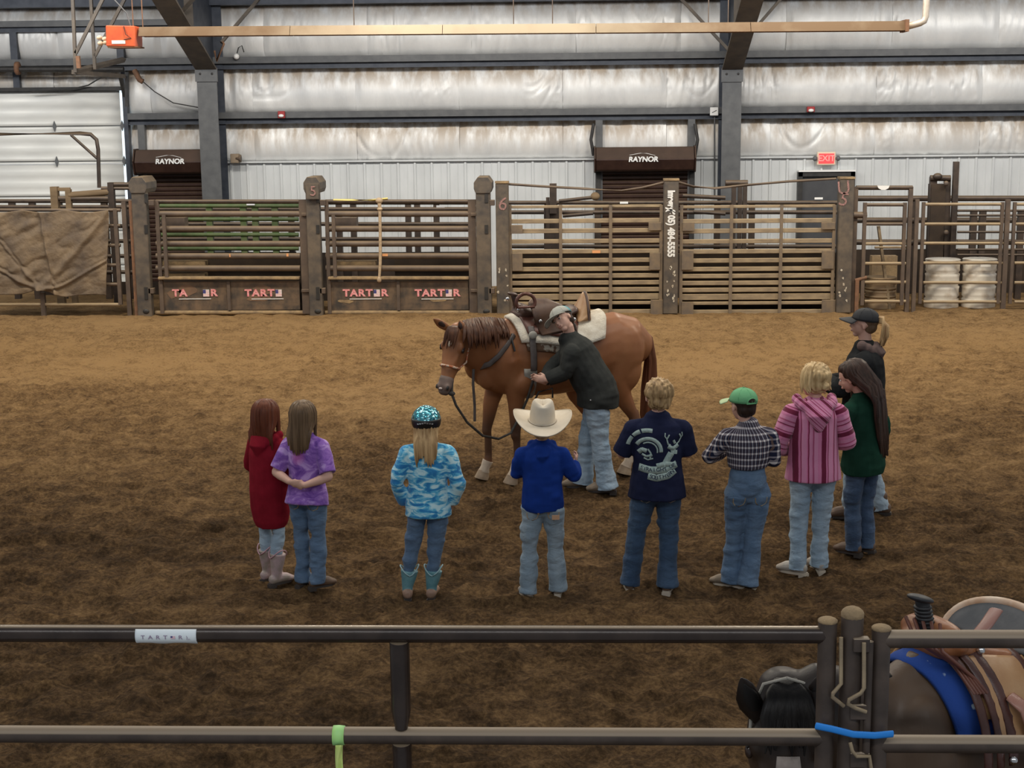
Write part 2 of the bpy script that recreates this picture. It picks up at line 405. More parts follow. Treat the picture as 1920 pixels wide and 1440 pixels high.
# roof over the wall: underside of the roof near the eave
ce = MB(); ce.grid(lambda u, v: (XL + (XR - XL) * u, WALL + .2 - 4.2 * v, Z_e + .62 + .35 * v), 1, 1, lambda u, v: (XL + (XR - XL) * u, WALL + .2 - 4.2 * v, Z_e + .70 + .35 * v))
co = ce.build('ceiling', m_haunch, None, smooth=False); co['kind'] = 'structure'
# ================================================================ columns and haunches
def column(pxl, pxr, px_side, label):
    xl = W(pxl, 250, WALL - .62).x; xr = W(pxr, 250, WALL - .62).x; w = xr - xl; xc = (xl + xr) / 2; D = .62; zt = zW(132, (pxl + pxr) / 2)
    r = thing('steel_column', (xc, WALL - .5, 0), label, 'column')
    MB().box((xc, WALL - D, zt / 2), (w, .03, zt)).build('front_flange', m_beam, r, True, False)
    MB().box((xc, WALL - D / 2, zt / 2 + .6), (.03, D, zt + 1.2)).build('web', m_beam_b, r, True, False)
    MB().box((xc, WALL - .05, (Z_e) / 2), (w, .03, Z_e)).build('back_flange', m_beam_b, r, True, False)
    MB().box((xc, WALL - D - .02, zt - .10), (w * 1.12, .04, .24)).build('splice_plate', m_beam, r, True, False)
    for sx in (-.3, .3):
        MB().lathe([(.022, -.02), (.022, .0), (0, .0)], (xc + sx * w, WALL - D - .045, zt - .08), 8, Matrix.Rotation(PI / 2, 3, 'X')).build('bolt', m_black, r, True)
    # haunch: tapered knee running up and inward from the column
    L = 4.2; zi = zt + 1.6
    a = V((xc, WALL - D, zt)); b = V((xc, WALL - D - L, zi + .0))
    MB().bar(a, b, .04, w * 1.05, up=(1, 0, 0)).build('haunch_flange', m_haunch, r, True, False)
    MB().prism([(xc - .015, a.y, zt), (xc - .015, b.y, zi), (xc - .015, b.y, zi + .9), (xc - .015, WALL, Z_e + .6), (xc - .015, WALL, zt)], (.03, 0, 0)).build('haunch_web', m_beam_b, r, True, False)
    MB().bar((xc, WALL, Z_e + .62), (xc, b.y, zi + .92), .04, w, up=(1, 0, 0)).build('top_flange', m_haunch, r, True, False)
    for k in (.35, .75):
        p = a.lerp(b, k); MB().box((xc, p.y, p.z + .35), (w * .9, .02, .7)).build('stiffener', m_haunch, r, True, False)
    return r, xc, zt
c1, xc1, zt1 = column(374, 411, 430, 'grey steel column at the left, in front of the brown roll-up door')
c2, xc2, zt2 = column(1353, 1389, 1389, 'grey steel column right of centre, with braces fanning at its top')
def brace(col, a, b):
    MB().bar(W(*a), W(*b), .05, .085, up=(0, 1, 0)).build('knee_brace', m_haunch, col, True, False)
brace(c2, (1368, 96, WALL - .7), (1262, -18, WALL - .2)); brace(c2, (1382, 92, WALL - .7), (1478, -18, WALL - .2))
brace(c1, (415, 80, WALL - .7), (492, -10, WALL - .2)); brace(c1, (338, 25, 25.5), (372, -12, 25.2))
q = MB(); q.tube([W(402, 95, 26.9), W(406, 115, 26.9), W(420, 82, 26.9), W(417, 78, 26.9)], .02, 6); q.build('bracket', m_rust, c1, True)
# ================================================================ overhead door (left)
door = thing('door_1', (xW(100), WALL, 0), 'large white sectional overhead door at the far left', 'door'); door['kind'] = 'structure'
m_od = M('white_door_panel', (.82, .83, .80), (.74, .75, .72), 2.5, .4, .05, bs=.05, stretch=(.5, 1, 2))
zl = [Z_dt]; 
for py in (237, 303): zl.append(zW(py, 100))
while zl[-1] > .1: zl.append(max(0, zl[-1] - (zl[1] - zl[2])))
xe = xW(226)
for a, b in zip(zl[:-1], zl[1:]):
    q = MB(); q.grid(lambda u, v: (XL + (xe - XL) * u, WALL - .02 + .02 * math.sin(v * PI * 3) ** 2, b + .008 + (a - b - .016) * v), 1, 12, lambda u, v: (XL + (xe - XL) * u, WALL + .05, b + .008 + (a - b - .016) * v)); q.build('door_panel', m_od, door, True)
m_hinge = M('dark_hinge', (.12, .125, .13), None, rough=.5, bs=0)
for px in (102, 232 - 3):
    for z in zl[1:3]:
        xx = xW(px); MB().prism([(xx - .035, WALL - .05, z), (xx, WALL - .05, z - .1), (xx + .035, WALL - .05, z), (xx, WALL - .05, z + .1)], (0, .03, 0)).build('hinge', m_hinge, door, True, False)
t = Mt('daylit_gap'); t.b.inputs['Emission Color'].default_value = (.80, .93, 1, 1); t.b.inputs['Emission Strength'].default_value = 1.0; m_day = t.out((.8, .9, 1), .5)
MB().box(((xW(226) + xW(234)) / 2, WALL + .03, Z_dt / 2), (xW(234) - xW(226), .03, Z_dt)).build('daylight_gap', m_day, door, True, False)
MB().box((xW(239), WALL - .06, Z_g2b / 2), (xW(243) - xW(235), .16, Z_g2b)).build('door_frame', m_beam_b, door, True, False)
MB().box(((XL + xe) / 2, WALL - .05, Z_dt + .035), (xe - XL + .2, .14, .07)).build('door_header', m_black, door, True, False)
MB().tube([W(-20, 130, WALL - .35), W(232, 130, WALL - .35)], .05, 10).build('spring_shaft', m_black, door, True)
q = MB(); p = W(33, 128, WALL - .35); q.lathe([(.05, -.04), (.12, -.03), (.12, .03), (.05, .04)], p, 16, Matrix.Rotation(PI / 2, 3, 'Y')); q.build('cable_drum', m_rust, door, True)
MB().tube([W(190, 145, WALL - .2), W(165, 160, WALL - .2), W(130, 168, WALL - .2), W(60, 172, WALL - .2)], .012, 6).build('cable', m_black, door, True)
# door track hanger frame
hg = thing('track_hanger', W(180, 135, 24.5), 'rusty angle-iron door track hanger frame hanging at the upper left', 'hanger')
def bars(parent, nm, m, w, lst):
    for a, b in lst: MB().bar(W(*a), W(*b), w, w, up=(0, 1, 0)).build(nm, m, parent, True, False)
bars(hg, 'hanger_rod', m_haunch, .05, [((136, -10, 24.5), (142, 136, 24.5)), ((170, -10, 25.2), (178, 130, 25.2)), ((197, -10, 24.5), (142, 100, 24.5)), ((238, -10, 25.2), (178, 105, 25.2))])
bars(hg, 'track_rail', m_haunch, .07, [((138, 135, 24.5), (232, 143, 26.8)), ((140, 134, 24.5), (232, 112, 26.8))])
bars(hg, 'track_drop', m_black, .06, [((226, 143, 26.9), (234, 180, 27.3)), ((238, 135, 26.9), (238, 200, 26.9))])
bars(hg, 'bracket', m_rust, .06, [((146, 105, 24.4), (148, 128, 24.4))])
# ================================================================ rolling doors
m_tex = m_white
def roll_door(n, pxl, pxr, pyt, pyb, pcl, pcr, label, tx, ty):
    r = thing('door_%d' % n, (xW((pxl + pxr) / 2), WALL - .2, 0), label, 'door'); r['kind'] = 'structure'
    xa, xb = W(pxl, 300, WALL - .4).x, W(pxr, 300, WALL - .4).x; zt, zb = zW(pyt, (pxl + pxr) / 2), zW(pyb, (pxl + pxr) / 2); h = zt - zb; y0 = WALL - .06
    pr = [(y0, zt), (y0 - .30, zt), (y0 - .40, zt - h * .42), (y0 - .42, zt - h * .5), (y0 - .36, zb + .03), (y0 - .30, zb), (y0, zb)]
    MB().prism([(xa, y, z) for y, z in pr], (xb - xa, 0, 0)).build('hood', m_brownsheet, r, True, False, .01)
    for e in (xa - .015, xb + .015):
        MB().prism([(e - .012, y * 1.0 + (0.02 if y == y0 else -.02), z + (.02 if z > zb + h * .3 else -.02)) for y, z in pr], (.024, 0, 0)).build('end_cap', m_brownsheet, r, True, False)
    ca, cb = xW(pcl), xW(pcr); z = zb
    while z > .02:
        z2 = max(0, z - .085)
        MB().prism([(ca, y0 - .03, z), (ca, y0 - .045, z - .02), (ca, y0 - .045, z2 + .03), (ca, y0 - .028, z2 + .004), (ca, y0, z2 + .004), (ca, y0, z)], (cb - ca, 0, 0)).build('slat', m_brownsheet, r, True, False)
        z = z2
    for e in (ca, cb): MB().box((e, y0 - .05, zb / 2), (.09, .10, zb)).build('guide_rail', m_black, r, True, False)
    p = W(tx, ty, y0 - .425)
    text('RAYNOR', 'lettering', m_white, r, p, .125, (1, 0, 0), (0, 0, 1), .003, offset=.005, sx=1.05, shear=.12)
    MB().tube([p + V((-.25, 0, .08)), p + V((-.05, 0, .115)), p + V((.06, 0, .11)), p + V((.22, 0, .07))], .004, 4).build('lettering', m_white, r, True)
    return r
roll_door(2, 253, 386, 280, 325, 262, 384, 'dark brown roll-up door behind the left grey column', 318, 303)
roll_door(3, 1117, 1302, 275, 320, 1122, 1298, 'dark brown roll-up door near the centre of the back wall', 1206, 299)
for px, dx, l_ in ((1113, -5, 'left'), (1303, 5, 'right')): tag(MB().tube([W(px, 232, WALL - .22), W(px + dx, 262, WALL - .24), W(px, 292, WALL - .22)], .03, 6).build('torn_foil_edge', m_black, None), 'black torn insulation flap at the %s of the central roll-up door' % l_, 'insulation flap')
# ================================================================ exit door + sign etc
d4 = thing('door_4', (xW(1550), WALL - .05, 0), 'plain dark grey personnel door under the red exit sign', 'door'); d4['kind'] = 'structure'
zt = zW(322, 1550); xa, xb = xW(1498), xW(1605)
m_dk = M('charcoal_paint', (.05, .052, .058), (.065, .066, .07), 5, .5)
MB().box(((xa + xb) / 2, WALL - .02, zt / 2 - .03), (xb - xa - .16, .05, zt - .06)).build('door_leaf', m_dk, d4, True, False, .005)
for e in (xa + .04, xb - .04): MB().box((e, WALL - .04, zt / 2), (.08, .14, zt)).build('door_frame', m_black, d4, True, False)
MB().box(((xa + xb) / 2, WALL - .04, zt - .04), (xb - xa, .14, .08)).build('door_frame', m_black, d4, True, False)
MB().box(((xa + xb) / 2, WALL - .06, zt + .02), (xb - xa, .16, .03)).build('drip_cap', m_white, d4, True, False)
p = W(1549, 297, WALL - .06)
es = thing('exit_sign', p, 'small lit red EXIT sign above the grey personnel door', 'sign')
t = Mt('exit_red'); t.b.inputs['Emission Color'].default_value = (1, .06, .07, 1); t.b.inputs['Emission Strength'].default_value = .9; m_ex = t.out((.8, .05, .05), .4)
MB().box(p, (.34, .06, .24)).build('housing', M('cream_plastic', (.8, .66, .5), None, bs=0), es, True, False, .01)
MB().box(p + V((0, -.035, 0)), (.28, .01, .18)).build('face', m_ex, es, True, False)
text('EXIT', 'lettering', M('exit_text', (1, .45, .42), None, bs=0), es, p + V((0, -.043, 0)), .15, (1, 0, 0), (0, 0, 1), .001, offset=.003)
for s in (-1, 1): MB().ell(p + V((s * .21, -.04, .0)), (.045, .06, .05)).build('lamp_head', m_hinge, es, True)
def small(name, px, py, size, m, label, cat, Y=WALL - .16, extra=None):
    p = W(px, py, Y); r = thing(name, p, label, cat); MB().box(p, size).build('housing', m, r, True, False, .008)
    if extra: extra(r, p)
    return r
m_red = M('alarm_red', (.32, .03, .03), None, rough=.4, bs=0)
def strobe(r, p): MB().ell(p + V((0, -.05, -.02)), (.05, .03, .03)).build('strobe_lens', m_white, r, True)
small('fire_alarm_strobe', 528, 215, (.13, .08, .13), m_red, 'red fire alarm strobe on the girt right of the left column', 'alarm', extra=strobe)
small('fire_alarm_strobe', 1520, 205, (.14, .08, .10), m_red, 'red fire alarm strobe on the girt above the exit sign', 'alarm', extra=strobe)
def clockx(r, p): MB().tube([p + V((-.04, -.035, -.02)), p + V((0, -.035, .0)), p + V((.04, -.035, .02))], .006, 4).build('printed_mark', m_beam, r, True)
small('white_sensor_box', 1339, 209, (.15, .06, .15), m_white, 'square white box on the girt left of the right column', 'sensor', extra=clockx)
def cond(px, py0, py1, label, rr=.014, m=m_beam): tag(MB().tube([W(px, py0, WALL - .1), W(px, py1, WALL - .1)], rr, 6).build('conduit', m, None), label, 'conduit')
cond(1340, 216, 372, 'thin grey conduit dropping from the square white box')
def hornx(r, p): MB().lathe([(.02, -.09), (.03, -.05), (.07, 0), (.07, .01), (.0, .0)], p + V((.11, -.05, 0)), 14, Matrix.Rotation(PI / 2, 3, 'Y')).build('horn_bell', m_steel, r, True)
small('wall_horn', 441, 297, (.16, .12, .17), M('tan_box', (.25, .19, .13), None, bs=.1), 'small tan horn box on the wall right of the left column', 'horn', extra=hornx)
p = W(443, 106, WALL - .2); r = thing('security_camera', p, 'small white security camera above the girt by the left column', 'camera')
MB().ell(p, (.055, .07, .055)).build('housing', m_white, r, True); MB().tube([p + V((0, .05, .04)), p + V((.03, .08, .16)), p + V((.09, .1, .2)), p + V((.12, .12, .08))], .01, 6).build('cable', m_black, r, True)
tag(MB().tube([W(252, 132, WALL - .2), W(262, 150, WALL - .25), W(268, 153, WALL - .25)], .05, 8).build('roof_spotlight', m_rust, None), 'small rusty spotlight under the beam left of the left column', 'light')
tag(MB().tube([W(268, 153, WALL - .2), W(290, 172, WALL - .1), W(325, 193, WALL - .1), W(375, 202, WALL - .1)], .01, 6).build('loose_cable', m_black, None), 'black cable swagging towards the left column', 'cable')
# ================================================================ radiant tube heater
HY = 22.2
pa, pb = W(264, 60, HY), W(1696, 49, HY)
ht = thing('tube_heater', pa, 'long rusty tan radiant tube heater hung under the roof with orange burner', 'heater')
t = Mt('weathered_reflector'); xx_ = t.sep()[0]; f_ = t.math('MULTIPLY', t.step(xx_, 1.6, 3.8), t.math('SUBTRACT', 1, t.step(xx_, 6.2, 8.4))); f_ = t.math('ADD', f_, t.math('MULTIPLY', t.math('SUBTRACT', t.noise(2.5, 5), .5), .8), True); m_refl = t.out(t.mix(f_, (.12, .066, .024), (.36, .29, .195)), .65, .05)
def refl(a, b, w, h, nm, m):
    q = MB(); a, b = V(a), V(b)
    pr = [(-w, -h), (-w * .55, h), (w * .55, h), (w, -h), (w * .9, -h), (w * .5, h * .8), (-w * .5, h * .8), (-w * .9, -h)]
    q.prism([(a.x, a.y + y, a.z + z) for y, z in pr], b - a); q.build(nm, m, ht, True, False)
nseg = 5
for k in range(nseg):
    a, b = pa.lerp(pb, k / nseg), pa.lerp(pb, (k + 1) / nseg); refl(a + V((.004, 0, 0)), b + V((-.004, 0, 0)), .17, .068, 'reflector_section', m_refl)
MB().tube([pa + V((0, 0, -.02)), pb + V((0, 0, -.02))], .05, 10).build('burner_tube', m_rust, ht, True)
MB().box(pb + V((.0, 0, 0)), (.05, .38, .17)).build('end_plate', m_rust, ht, True, False)
m_or = M('orange_enamel', (.70, .135, .045), (.60, .10, .04), 8, .45, bs=.1)
pc = W(233, 69, HY); MB().box(pc, (.43, .40, .30), Matrix.Rotation(.03, 3, 'Y')).build('burner_box', m_or, ht, True, False, .012)
MB().box(pc + V((.02, 0, -.155)), (.44, .38, .02)).build('burner_base', m_rust, ht, True, False)
MB().box(pc + V((-.03, -.205, -.085)), (.20, .004, .05)).build('data_label', m_white, ht, True, False)
MB().tube([pc + V((.06, -.21, .14)), pc + V((.09, -.23, .02)), pc + V((.16, -.21, -.03)), pc + V((.05, -.21, -.05))], .006, 5).build('wire', m_black, ht, True)
q = MB(); pp = W(192, 76, HY)
for dx, dz in ((-.04, .04), (.04, .02), (-.03, -.04), (.05, -.03)): q.ell(pp + V((dx, 0, dz)), (.045, .04, .035))
q.build('gas_fitting', M('brass_cream', (.75, .6, .42), None, bs=0), ht, True)
MB().tube([pp, pc + V((-.2, 0, 0))], .025, 6).build('gas_pipe', m_black, ht, True)
pe = W(1735, 43, HY)
MB().tube([pb + V((.02, 0, -.01)), V((pe.x - .08, pb.y, pe.z)), V((pe.x - .02, pb.y, pe.z + .03)), V((pe.x, pb.y, pe.z + .09)), V((pe.x + .01, pb.y, pe.z + .8))], .05, 12).build('flue_elbow', M('tin_flue', (.45, .33, .22), (.62, .58, .52), 3, .45, .4), ht, True)
for px in (250, 268, 664, 963, 1036, 1328, 1365):
    b = W(px, 52, HY); MB().tube([b, b + V((0, 0, .9))], .008, 5).build('hanging_chain', m_rust if px < 300 else m_steel, ht, True)
MB().tube([W(245, 50, HY), W(238, 25, HY), W(210, -5, HY)], .01, 5).build('power_cord', m_beam, ht, True)
# ================================================================ chute gates
def wp(px, py, Y=None): return W(px, py, CH if Y is None else Y)
S_CH = (wp(1000, 480) - wp(900, 480)).length / 100   # metres per pixel at the chute line
def hpipe(r, pxa, pxb, py, rad, m, Y=None, nm='rail', py2=None):
    return MB().tube([wp(pxa, py, Y), wp(pxb, py2 if py2 is not None else py, Y)], rad, 12).build(nm, m, r, True)
def vbar(r, px, pya, pyb, w, m, Y=None, nm='upright', d=None, px2=None):
    a, b = wp(px, pya, Y), wp(px2 or px, pyb, Y); b.x = a.x if px2 is None else b.x
    return MB().bar(a, b, w, d or w, up=(0, 1, 0)).build(nm, m, r, True, False)
def hbar(r, pxa, pxb, py, h, m, Y=None, nm='rail', d=.05):
    a, b = wp(pxa, py, Y), wp(pxb, py, Y); b.z = a.z = (a.z + b.z) / 2
    return MB().bar(a, b, d, h).build(nm, m, r, True, False, .006)
def root(name, px, label, cat, Y=None, group=None):
    p = wp(px, 480, Y); return thing(name, (p.x, p.y, 0), label, cat, group)
m_panel = M('scuffed_sheet', (.060, .052, .046), (.20, .135, .085), 4.5, .55, .2, bs=.4, bsc=20)
m_scrape = M('bare_brown_scrape', (.21, .125, .075), (.16, .10, .065), 6, .7)
def bucking_gate(x0, x1, label, torn, words):
    r = root('bucking_gate', (x0 + x1) / 2, label, 'gate')
    xi = x0 + 15; xs = x1 - 17
    hpipe(r, x0, x1, 378, .035, m_steel_d)
    for py in (401, 429, 457, 480, 503): hpipe(r, x0 + 1, xs + 3, py, .049, m_steel)
    vbar(r, x0 + 2, 376, 588, .06, m_steel, CH - .02, 'stile'); vbar(r, xi, 403, 520, .055, m_steel, CH - .08, 'guard_bar'); vbar(r, (xs + x1) / 2 - 1, 374, 588, .125, m_steel, CH - .02, 'stile', .05)
    a, b = wp(x0 + 6, 521, CH - .04), wp(xs + 2, 521, CH - .04)
    MB().bar(a, b, .14, .045).build('toe_ledge', m_dirtsteel, r, True, False, .008)
    pa, pb = wp(x0 + 8, 582, CH), wp(xs + 1, 527, CH)
    for (ua, ub) in ((0, .49), (.51, 1)):
        xa, xb = pa.x + (pb.x - pa.x) * ua, pa.x + (pb.x - pa.x) * ub
        MB().box(((xa + xb) / 2, CH, (pa.z + pb.z) / 2), (xb - xa, .012, pb.z - pa.z)).build('kick_panel', m_panel, r, True, False)
    MB().box(((pa.x + pb.x) / 2, CH - .02, (pa.z + pb.z) / 2), (.05, .05, pb.z - pa.z)).build('panel_divider', m_steel, r, True, False)
    hpipe(r, x0, x1 - 4, 586, .035, m_dirtsteel)
    # peeled patches of printed sheet along the kick panels
    for k in range(4 if torn else 2):
        for q in range(1):
            cx = pa.x + (pb.x - pa.x) * (random.uniform(.12, .4) if k % 2 else random.uniform(.62, .9)); cz = pa.z + (pb.z - pa.z) * random.uniform(.3, .42) if not torn else pa.z + (pb.z - pa.z) * random.uniform(.35, .8)
            n = 11; w, h = random.uniform(.14, .26), random.uniform(.02, .05) if not torn else random.uniform(.07, .13)
            po = [(cx + w * math.cos(2 * PI * j / n) * random.uniform(.8, 1.1), CH - .010, cz + h * math.sin(2 * PI * j / n) * random.uniform(.6, 1.2)) for j in range(n)]
            MB().prism(po, (0, .006, 0)).build('peeled_patch', m_scrape if torn else m_dirtsteel, r, True, False)
    for (ta, tb, s) in words:
        ca, cb = wp(ta, 550, CH - .022), wp(tb, 550, CH - .022); L = cb.x - ca.x; cell = L / 6
        for i, ch in enumerate('TARTER'):
            p = V((ca.x + cell * (i + .5), CH - .018, ca.z))
            if i == 4:   # flag in place of the E
                MB().box(p, (cell * .8, .004, .115)).build('flag_field', m_white, r, True, False)
                MB().box(p + V((-cell * .22, -.003, .025)), (cell * .36, .003, .06)).build('flag_canton', m_navyprint, r, True, False)
                for q in (-.045, -.02, .005, .035): MB().box(p + V((cell * (.08 if q > .0 else 0), -.0025, q)), (cell * (.55 if q > 0 else .8), .002, .010)).build('flag_stripe', m_redprint, r, True, False)
            elif ch in s[i:i + 1]: text(ch, 'lettering', m_redprint, r, p, .155, (1, 0, 0), (0, 0, 1), .001, offset=.007, sx=1.15)
        MB().box(V(((ca.x + cb.x) / 2, CH - .016, ca.z - .095)), (L * .7, .002, .012)).build('caption_line', m_white, r, True, False)
    # latch hardware
    for py in (402, 545): MB().box(wp((xs + x1) / 2 + 6, py, CH - .06), (.16, .05, .05)).build('hinge', m_steel, r, True, False, .006)
    return r
g1 = bucking_gate(292, 577, 'brown bucking chute gate with torn lettering panels, right of the tarp', True, [(322, 408, 'TA   R'), (458, 544, 'TART  ')])
g2 = bucking_gate(610, 894, 'brown bucking chute gate with a pale rope hanging down its rails', False, [(642, 728, 'TART R'), (777, 863, 'TART R')])
for px, py, w in ((431, 479, .02), (539, 478, .035)): MB().box(wp(px, py, CH - .05), (w, .004, .05)).build('orange_sticker', M('orange_print', (.75, .35, .15), None, bs=0), g1, True, False)
MB().box(wp(722, 478, CH - .05), (.09, .004, .04)).build('orange_sticker', M('orange_print', (.75, .35, .15), None, bs=0), g2, True, False)
q = MB(); pts = [wp(711, 376, CH - .1), wp(712, 392, CH - .1), wp(713, 440, CH - .09), wp(713, 490, CH - .09), wp(711, 524, CH - .09)]
q.tube(pts, [.035, .025, .024, .026, .02], 8); q.ell(pts[0], (.06, .05, .05)); q.ell(pts[1], (.045, .04, .03)); q.ell(pts[-1], (.04, .035, .05))
tag(q.build('hanging_rope', M('pale_rope', (.55, .42, .28), (.42, .31, .20), 25, .9, bs=.8, bd=.01), None), 'pale thick rope hanging down the front of a bucking gate', 'rope')
q = MB(); q.tube([wp(625, 375, CH - .02), wp(660, 375, CH - .03), wp(700, 375, CH - .03), wp(727, 372, CH - .02)], .018, 6)
tag(q.build('yellow_strap', M('yellow_strap', (.72, .60, .22), None, bs=.1), None), 'yellow strap lying along the top rail of a bucking gate', 'strap')
def chute_post(px, label, w=26, digit=None):
    r = root('chute_post', px, label, 'post'); x = wp(px, 480).x; sw = w * S_CH
    zt = wp(px, 350).z; zp = wp(px, 331).z
    MB().box((x, CH - .06, zt / 2), (sw, .16, zt)).build('box_column', m_post, r, True, False, .01)
    h = sw * .62; pr = [(-h, 0), (-h, -.10), (-h * .8, -.17), (h * .8, -.17), (h, -.10), (h, 0), (h * .55, .09), (-h * .55, .09)]
    MB().prism([(x + a, CH - .16, zp - .09 + b) for a, b in pr], (0, .62, 0)).build('hexagonal_cap', m_post, r, True, False, .006)
    for py, hh in ((372, .14), (430, .14), (550, .20)): MB().box(wp(px + 4, py, CH - .145), (.055, .012, hh)).build('slot_cover', m_black, r, True, False)
    for py in (380, 545): MB().box(wp(px + w / 2 + 1, py, CH - .09), (.09, .10, .09)).build('hinge_lug', m_steel, r, True, False, .006)
    MB().ell(wp(px + 4, 584, CH - .14), (.055, .02, .04)).build('drain_hole', m_black, r, True)
    if digit: text(digit, 'chalk_mark', m_chalk, r, wp(px - 5, 359, CH - .235), .22, (1, 0, 0), (0, 0, 1), .001, offset=.001)
    return r
chute_post(270, 'hexagon-capped chute post beside the tarp', 27); chute_post(592, 'hexagon-capped chute post chalked with a 5', 25, '5'); chute_post(908, 'hexagon-capped chute post beside the post chalked 6', 27)
MB().box(wp(586, 359, CH - .20), (.20, .05, .24)).build('number_board', m_post, [o for o in COL.objects if o.name.startswith('chute_post')][1], True, False)
# sorting gates
def sort_gate(x0, x1, vs, plates, label, orange=None):
    r = root('sorting_gate', (x0 + x1) / 2, label, 'gate')
    for py in (387,): hbar(r, x0, x1, py, .045, m_slat)
    for py in (414, 432.5, 452, 471, 488, 504, 517, 530, 543): hbar(r, x0 + 1, x1 - 1, py, .070, m_slat)
    for py, h in ((556, .10), (568, .05), (586, .10)): hbar(r, x0 + 1, x1 - 1, py, h, m_slat, CH + (.02 if h > .09 else 0))
    for px in (x0 + 1, *vs, x1 - 1): vbar(r, px, 384, 591, .05, m_plate, CH - .035, 'stile', .03)
    for (a, b, c, d) in plates:
        pa, pb = wp(a, b, CH - .06), wp(c, d, CH - .06); MB().box((pa + pb) / 2, (pb.x - pa.x, .02, pa.z - pb.z)).build('latch_plate', m_plate, r, True, False, .004)
    if orange: MB().box(wp(*orange, CH - .035), (.13, .006, .045)).build('orange_sticker', M('orange_print', (.75, .35, .15), None, bs=0), r, True, False)
    return r
sort_gate(955, 1241, (1051, 1145), [(958, 422, 980, 438), (960, 475, 980, 508), (1216, 417, 1240, 432), (1218, 474, 1238, 506), (1220, 562, 1243, 590)], 'dusty sorting gate left of the lettered post', (1118, 472))
sort_gate(1277, 1566, (1372, 1466), [(1280, 417, 1302, 433), (1278, 470, 1300, 506), (1278, 566, 1300, 591), (1540, 417, 1566, 430), (1541, 470, 1563, 504), (1541, 562, 1566, 590)], 'dusty sorting gate right of the lettered post')
def box_post(px, pyt, w, label, digits=()):
    r = root('square_post', px, label, 'post'); x = wp(px, 480).x; zt = wp(px, pyt).z
    MB().box((x, CH - .02, zt / 2), (w * S_CH, .20, zt)).build('column', m_post, r, True, False, .012)
    MB().box((x, CH - .02, zt + .015), (w * S_CH * 1.06, .22, .03)).build('cap', m_dirtsteel, r, True, False)
    for ch, py, rot in digits: text(ch, 'chalk_mark', m_chalk, r, wp(px, py, CH - .126), .3, (math.cos(rot), 0, math.sin(rot)), (-math.sin(rot), 0, math.cos(rot)), .001, offset=.0)
    return r
b6 = box_post(943, 343, 24, 'square steel post with a chalked 6, at the centre', [('6', 383, -.2)])
bL = box_post(1257, 338, 27, 'square steel post with white vertical lettering')
bR = box_post(1582, 335, 27, 'square steel post with red chalk marks near the personnel door', [('U', 353, .1), ('5', 375, -.3)])
text('Imagry', 'lettering', m_white, bL, wp(1258, 376, CH - .126), .15, (0, 0, -1), (1, 0, 0), .001, offset=.008, sx=.8)
text('(605) 484-5555', 'lettering', m_white, bL, wp(1258, 437, CH - .126), .15, (0, 0, -1), (1, 0, 0), .001, offset=.008, sx=.82)
m_paint = M('chipped_white_paint', (.66, .62, .52), (.35, .28, .2), 30, .7)
for px, n, r in ((1257, 14, bL), (943, 7, b6), (1582, 8, bR)):
    for k in range(n):
        c = wp(px + random.uniform(-9, 9), random.uniform(500, 565), CH - .125); a = random.uniform(0, 3)
        MB().prism([c + V((math.cos(a + j * 1.26) * random.uniform(.008, .028), 0, math.sin(a + j * 1.26) * random.uniform(.01, .04))) for j in range(5)], (0, .004, 0)).build('paint_chip', m_paint, r, True, False)
# cables between posts
def cable(pts, label, rad=.02, m=m_steel): return tag(MB().tube([wp(*p) for p in pts], rad, 8).build('pull_rope', m, None), label, 'rope')
cable([(950, 345, CH + .05), (1010, 349, CH + .1), (1100, 354, CH + .1), (1165, 358, CH + .1), (1205, 352, CH + .08), (1245, 342, CH)], 'sagging pull rope above the gate left of the lettered post')
cable([(1270, 341, CH), (1300, 350, CH + .1), (1340, 353, CH + .1), (1400, 347, CH + .1), (1480, 340, CH + .1), (1568, 335, CH)], 'sagging pull rope above the gate right of the lettered post')
# ---------------- tarp and left panel
lp = root('tarp_fence', 110, 'pipe panel behind the brown tarp at the far left', 'fence')
for py in (394, 423, 460, 497, 533, 571): hpipe(lp, -30, 226, py, .028, m_steel if py < 560 else m_slat)
vbar(lp, 216, 392, 571, .06, m_steel); vbar(lp, 80, 548, 592, .07, m_steel); vbar(lp, 232, 378, 592, .07, m_steel, nm='stake')
for px, l in ((232, 'stake'),): pass
tag(vbar(None, 247, 376, 594, .085, m_rust, CH - .05, 'rusty_pipe_post'), 'orange-rusted round pipe post between the tarp and chute gate', 'post')
def tarpfn(off):
    def f(u, v):
        pxl, pxr = -30, 205; px = pxl + (pxr - pxl) * u
        top = 393 + 5 * abs(math.sin(u * PI * 2.9 + .35)); bot = 556 - 16 * math.exp(-((u - .46) / .12) ** 2) - 4 * math.sin(u * 9)
        py = top + (bot - top) * v; px += -6 * v * (u > .9) * (u - .9) * 10
        p = wp(px, py, CH - .09)
        n = float(vnoise(np.array([u * 6 + v * 5, v * 4 - u * 2, 1.0]), 3)) * .030 + float(vnoise(np.array([u * 15 + v * 16, v * 7 - u * 6, 2.0]), 5)) * .009
        d1 = abs((v - 1) * 1.3 + (u - .46) * 1.0) ; d2 = abs((v - 1) * 1.2 - (u - .46) * 1.1)
        d3 = abs((v - 1) * 1.0 - (u - .46) * 2.0); d4 = abs(v * .9 - (1 - u) * 1.6); n += .05 * math.exp(-(d1 / .035) ** 2) + .05 * math.exp(-(d2 / .04) ** 2) + .03 * math.exp(-(d3 / .04) ** 2) + .04 * math.exp(-(d4 / .06) ** 2) - .03 * math.exp(-((u - .45 - .12 * v) / .012) ** 2)
        p.y += off - abs(n) * 1.4; return p
    return f
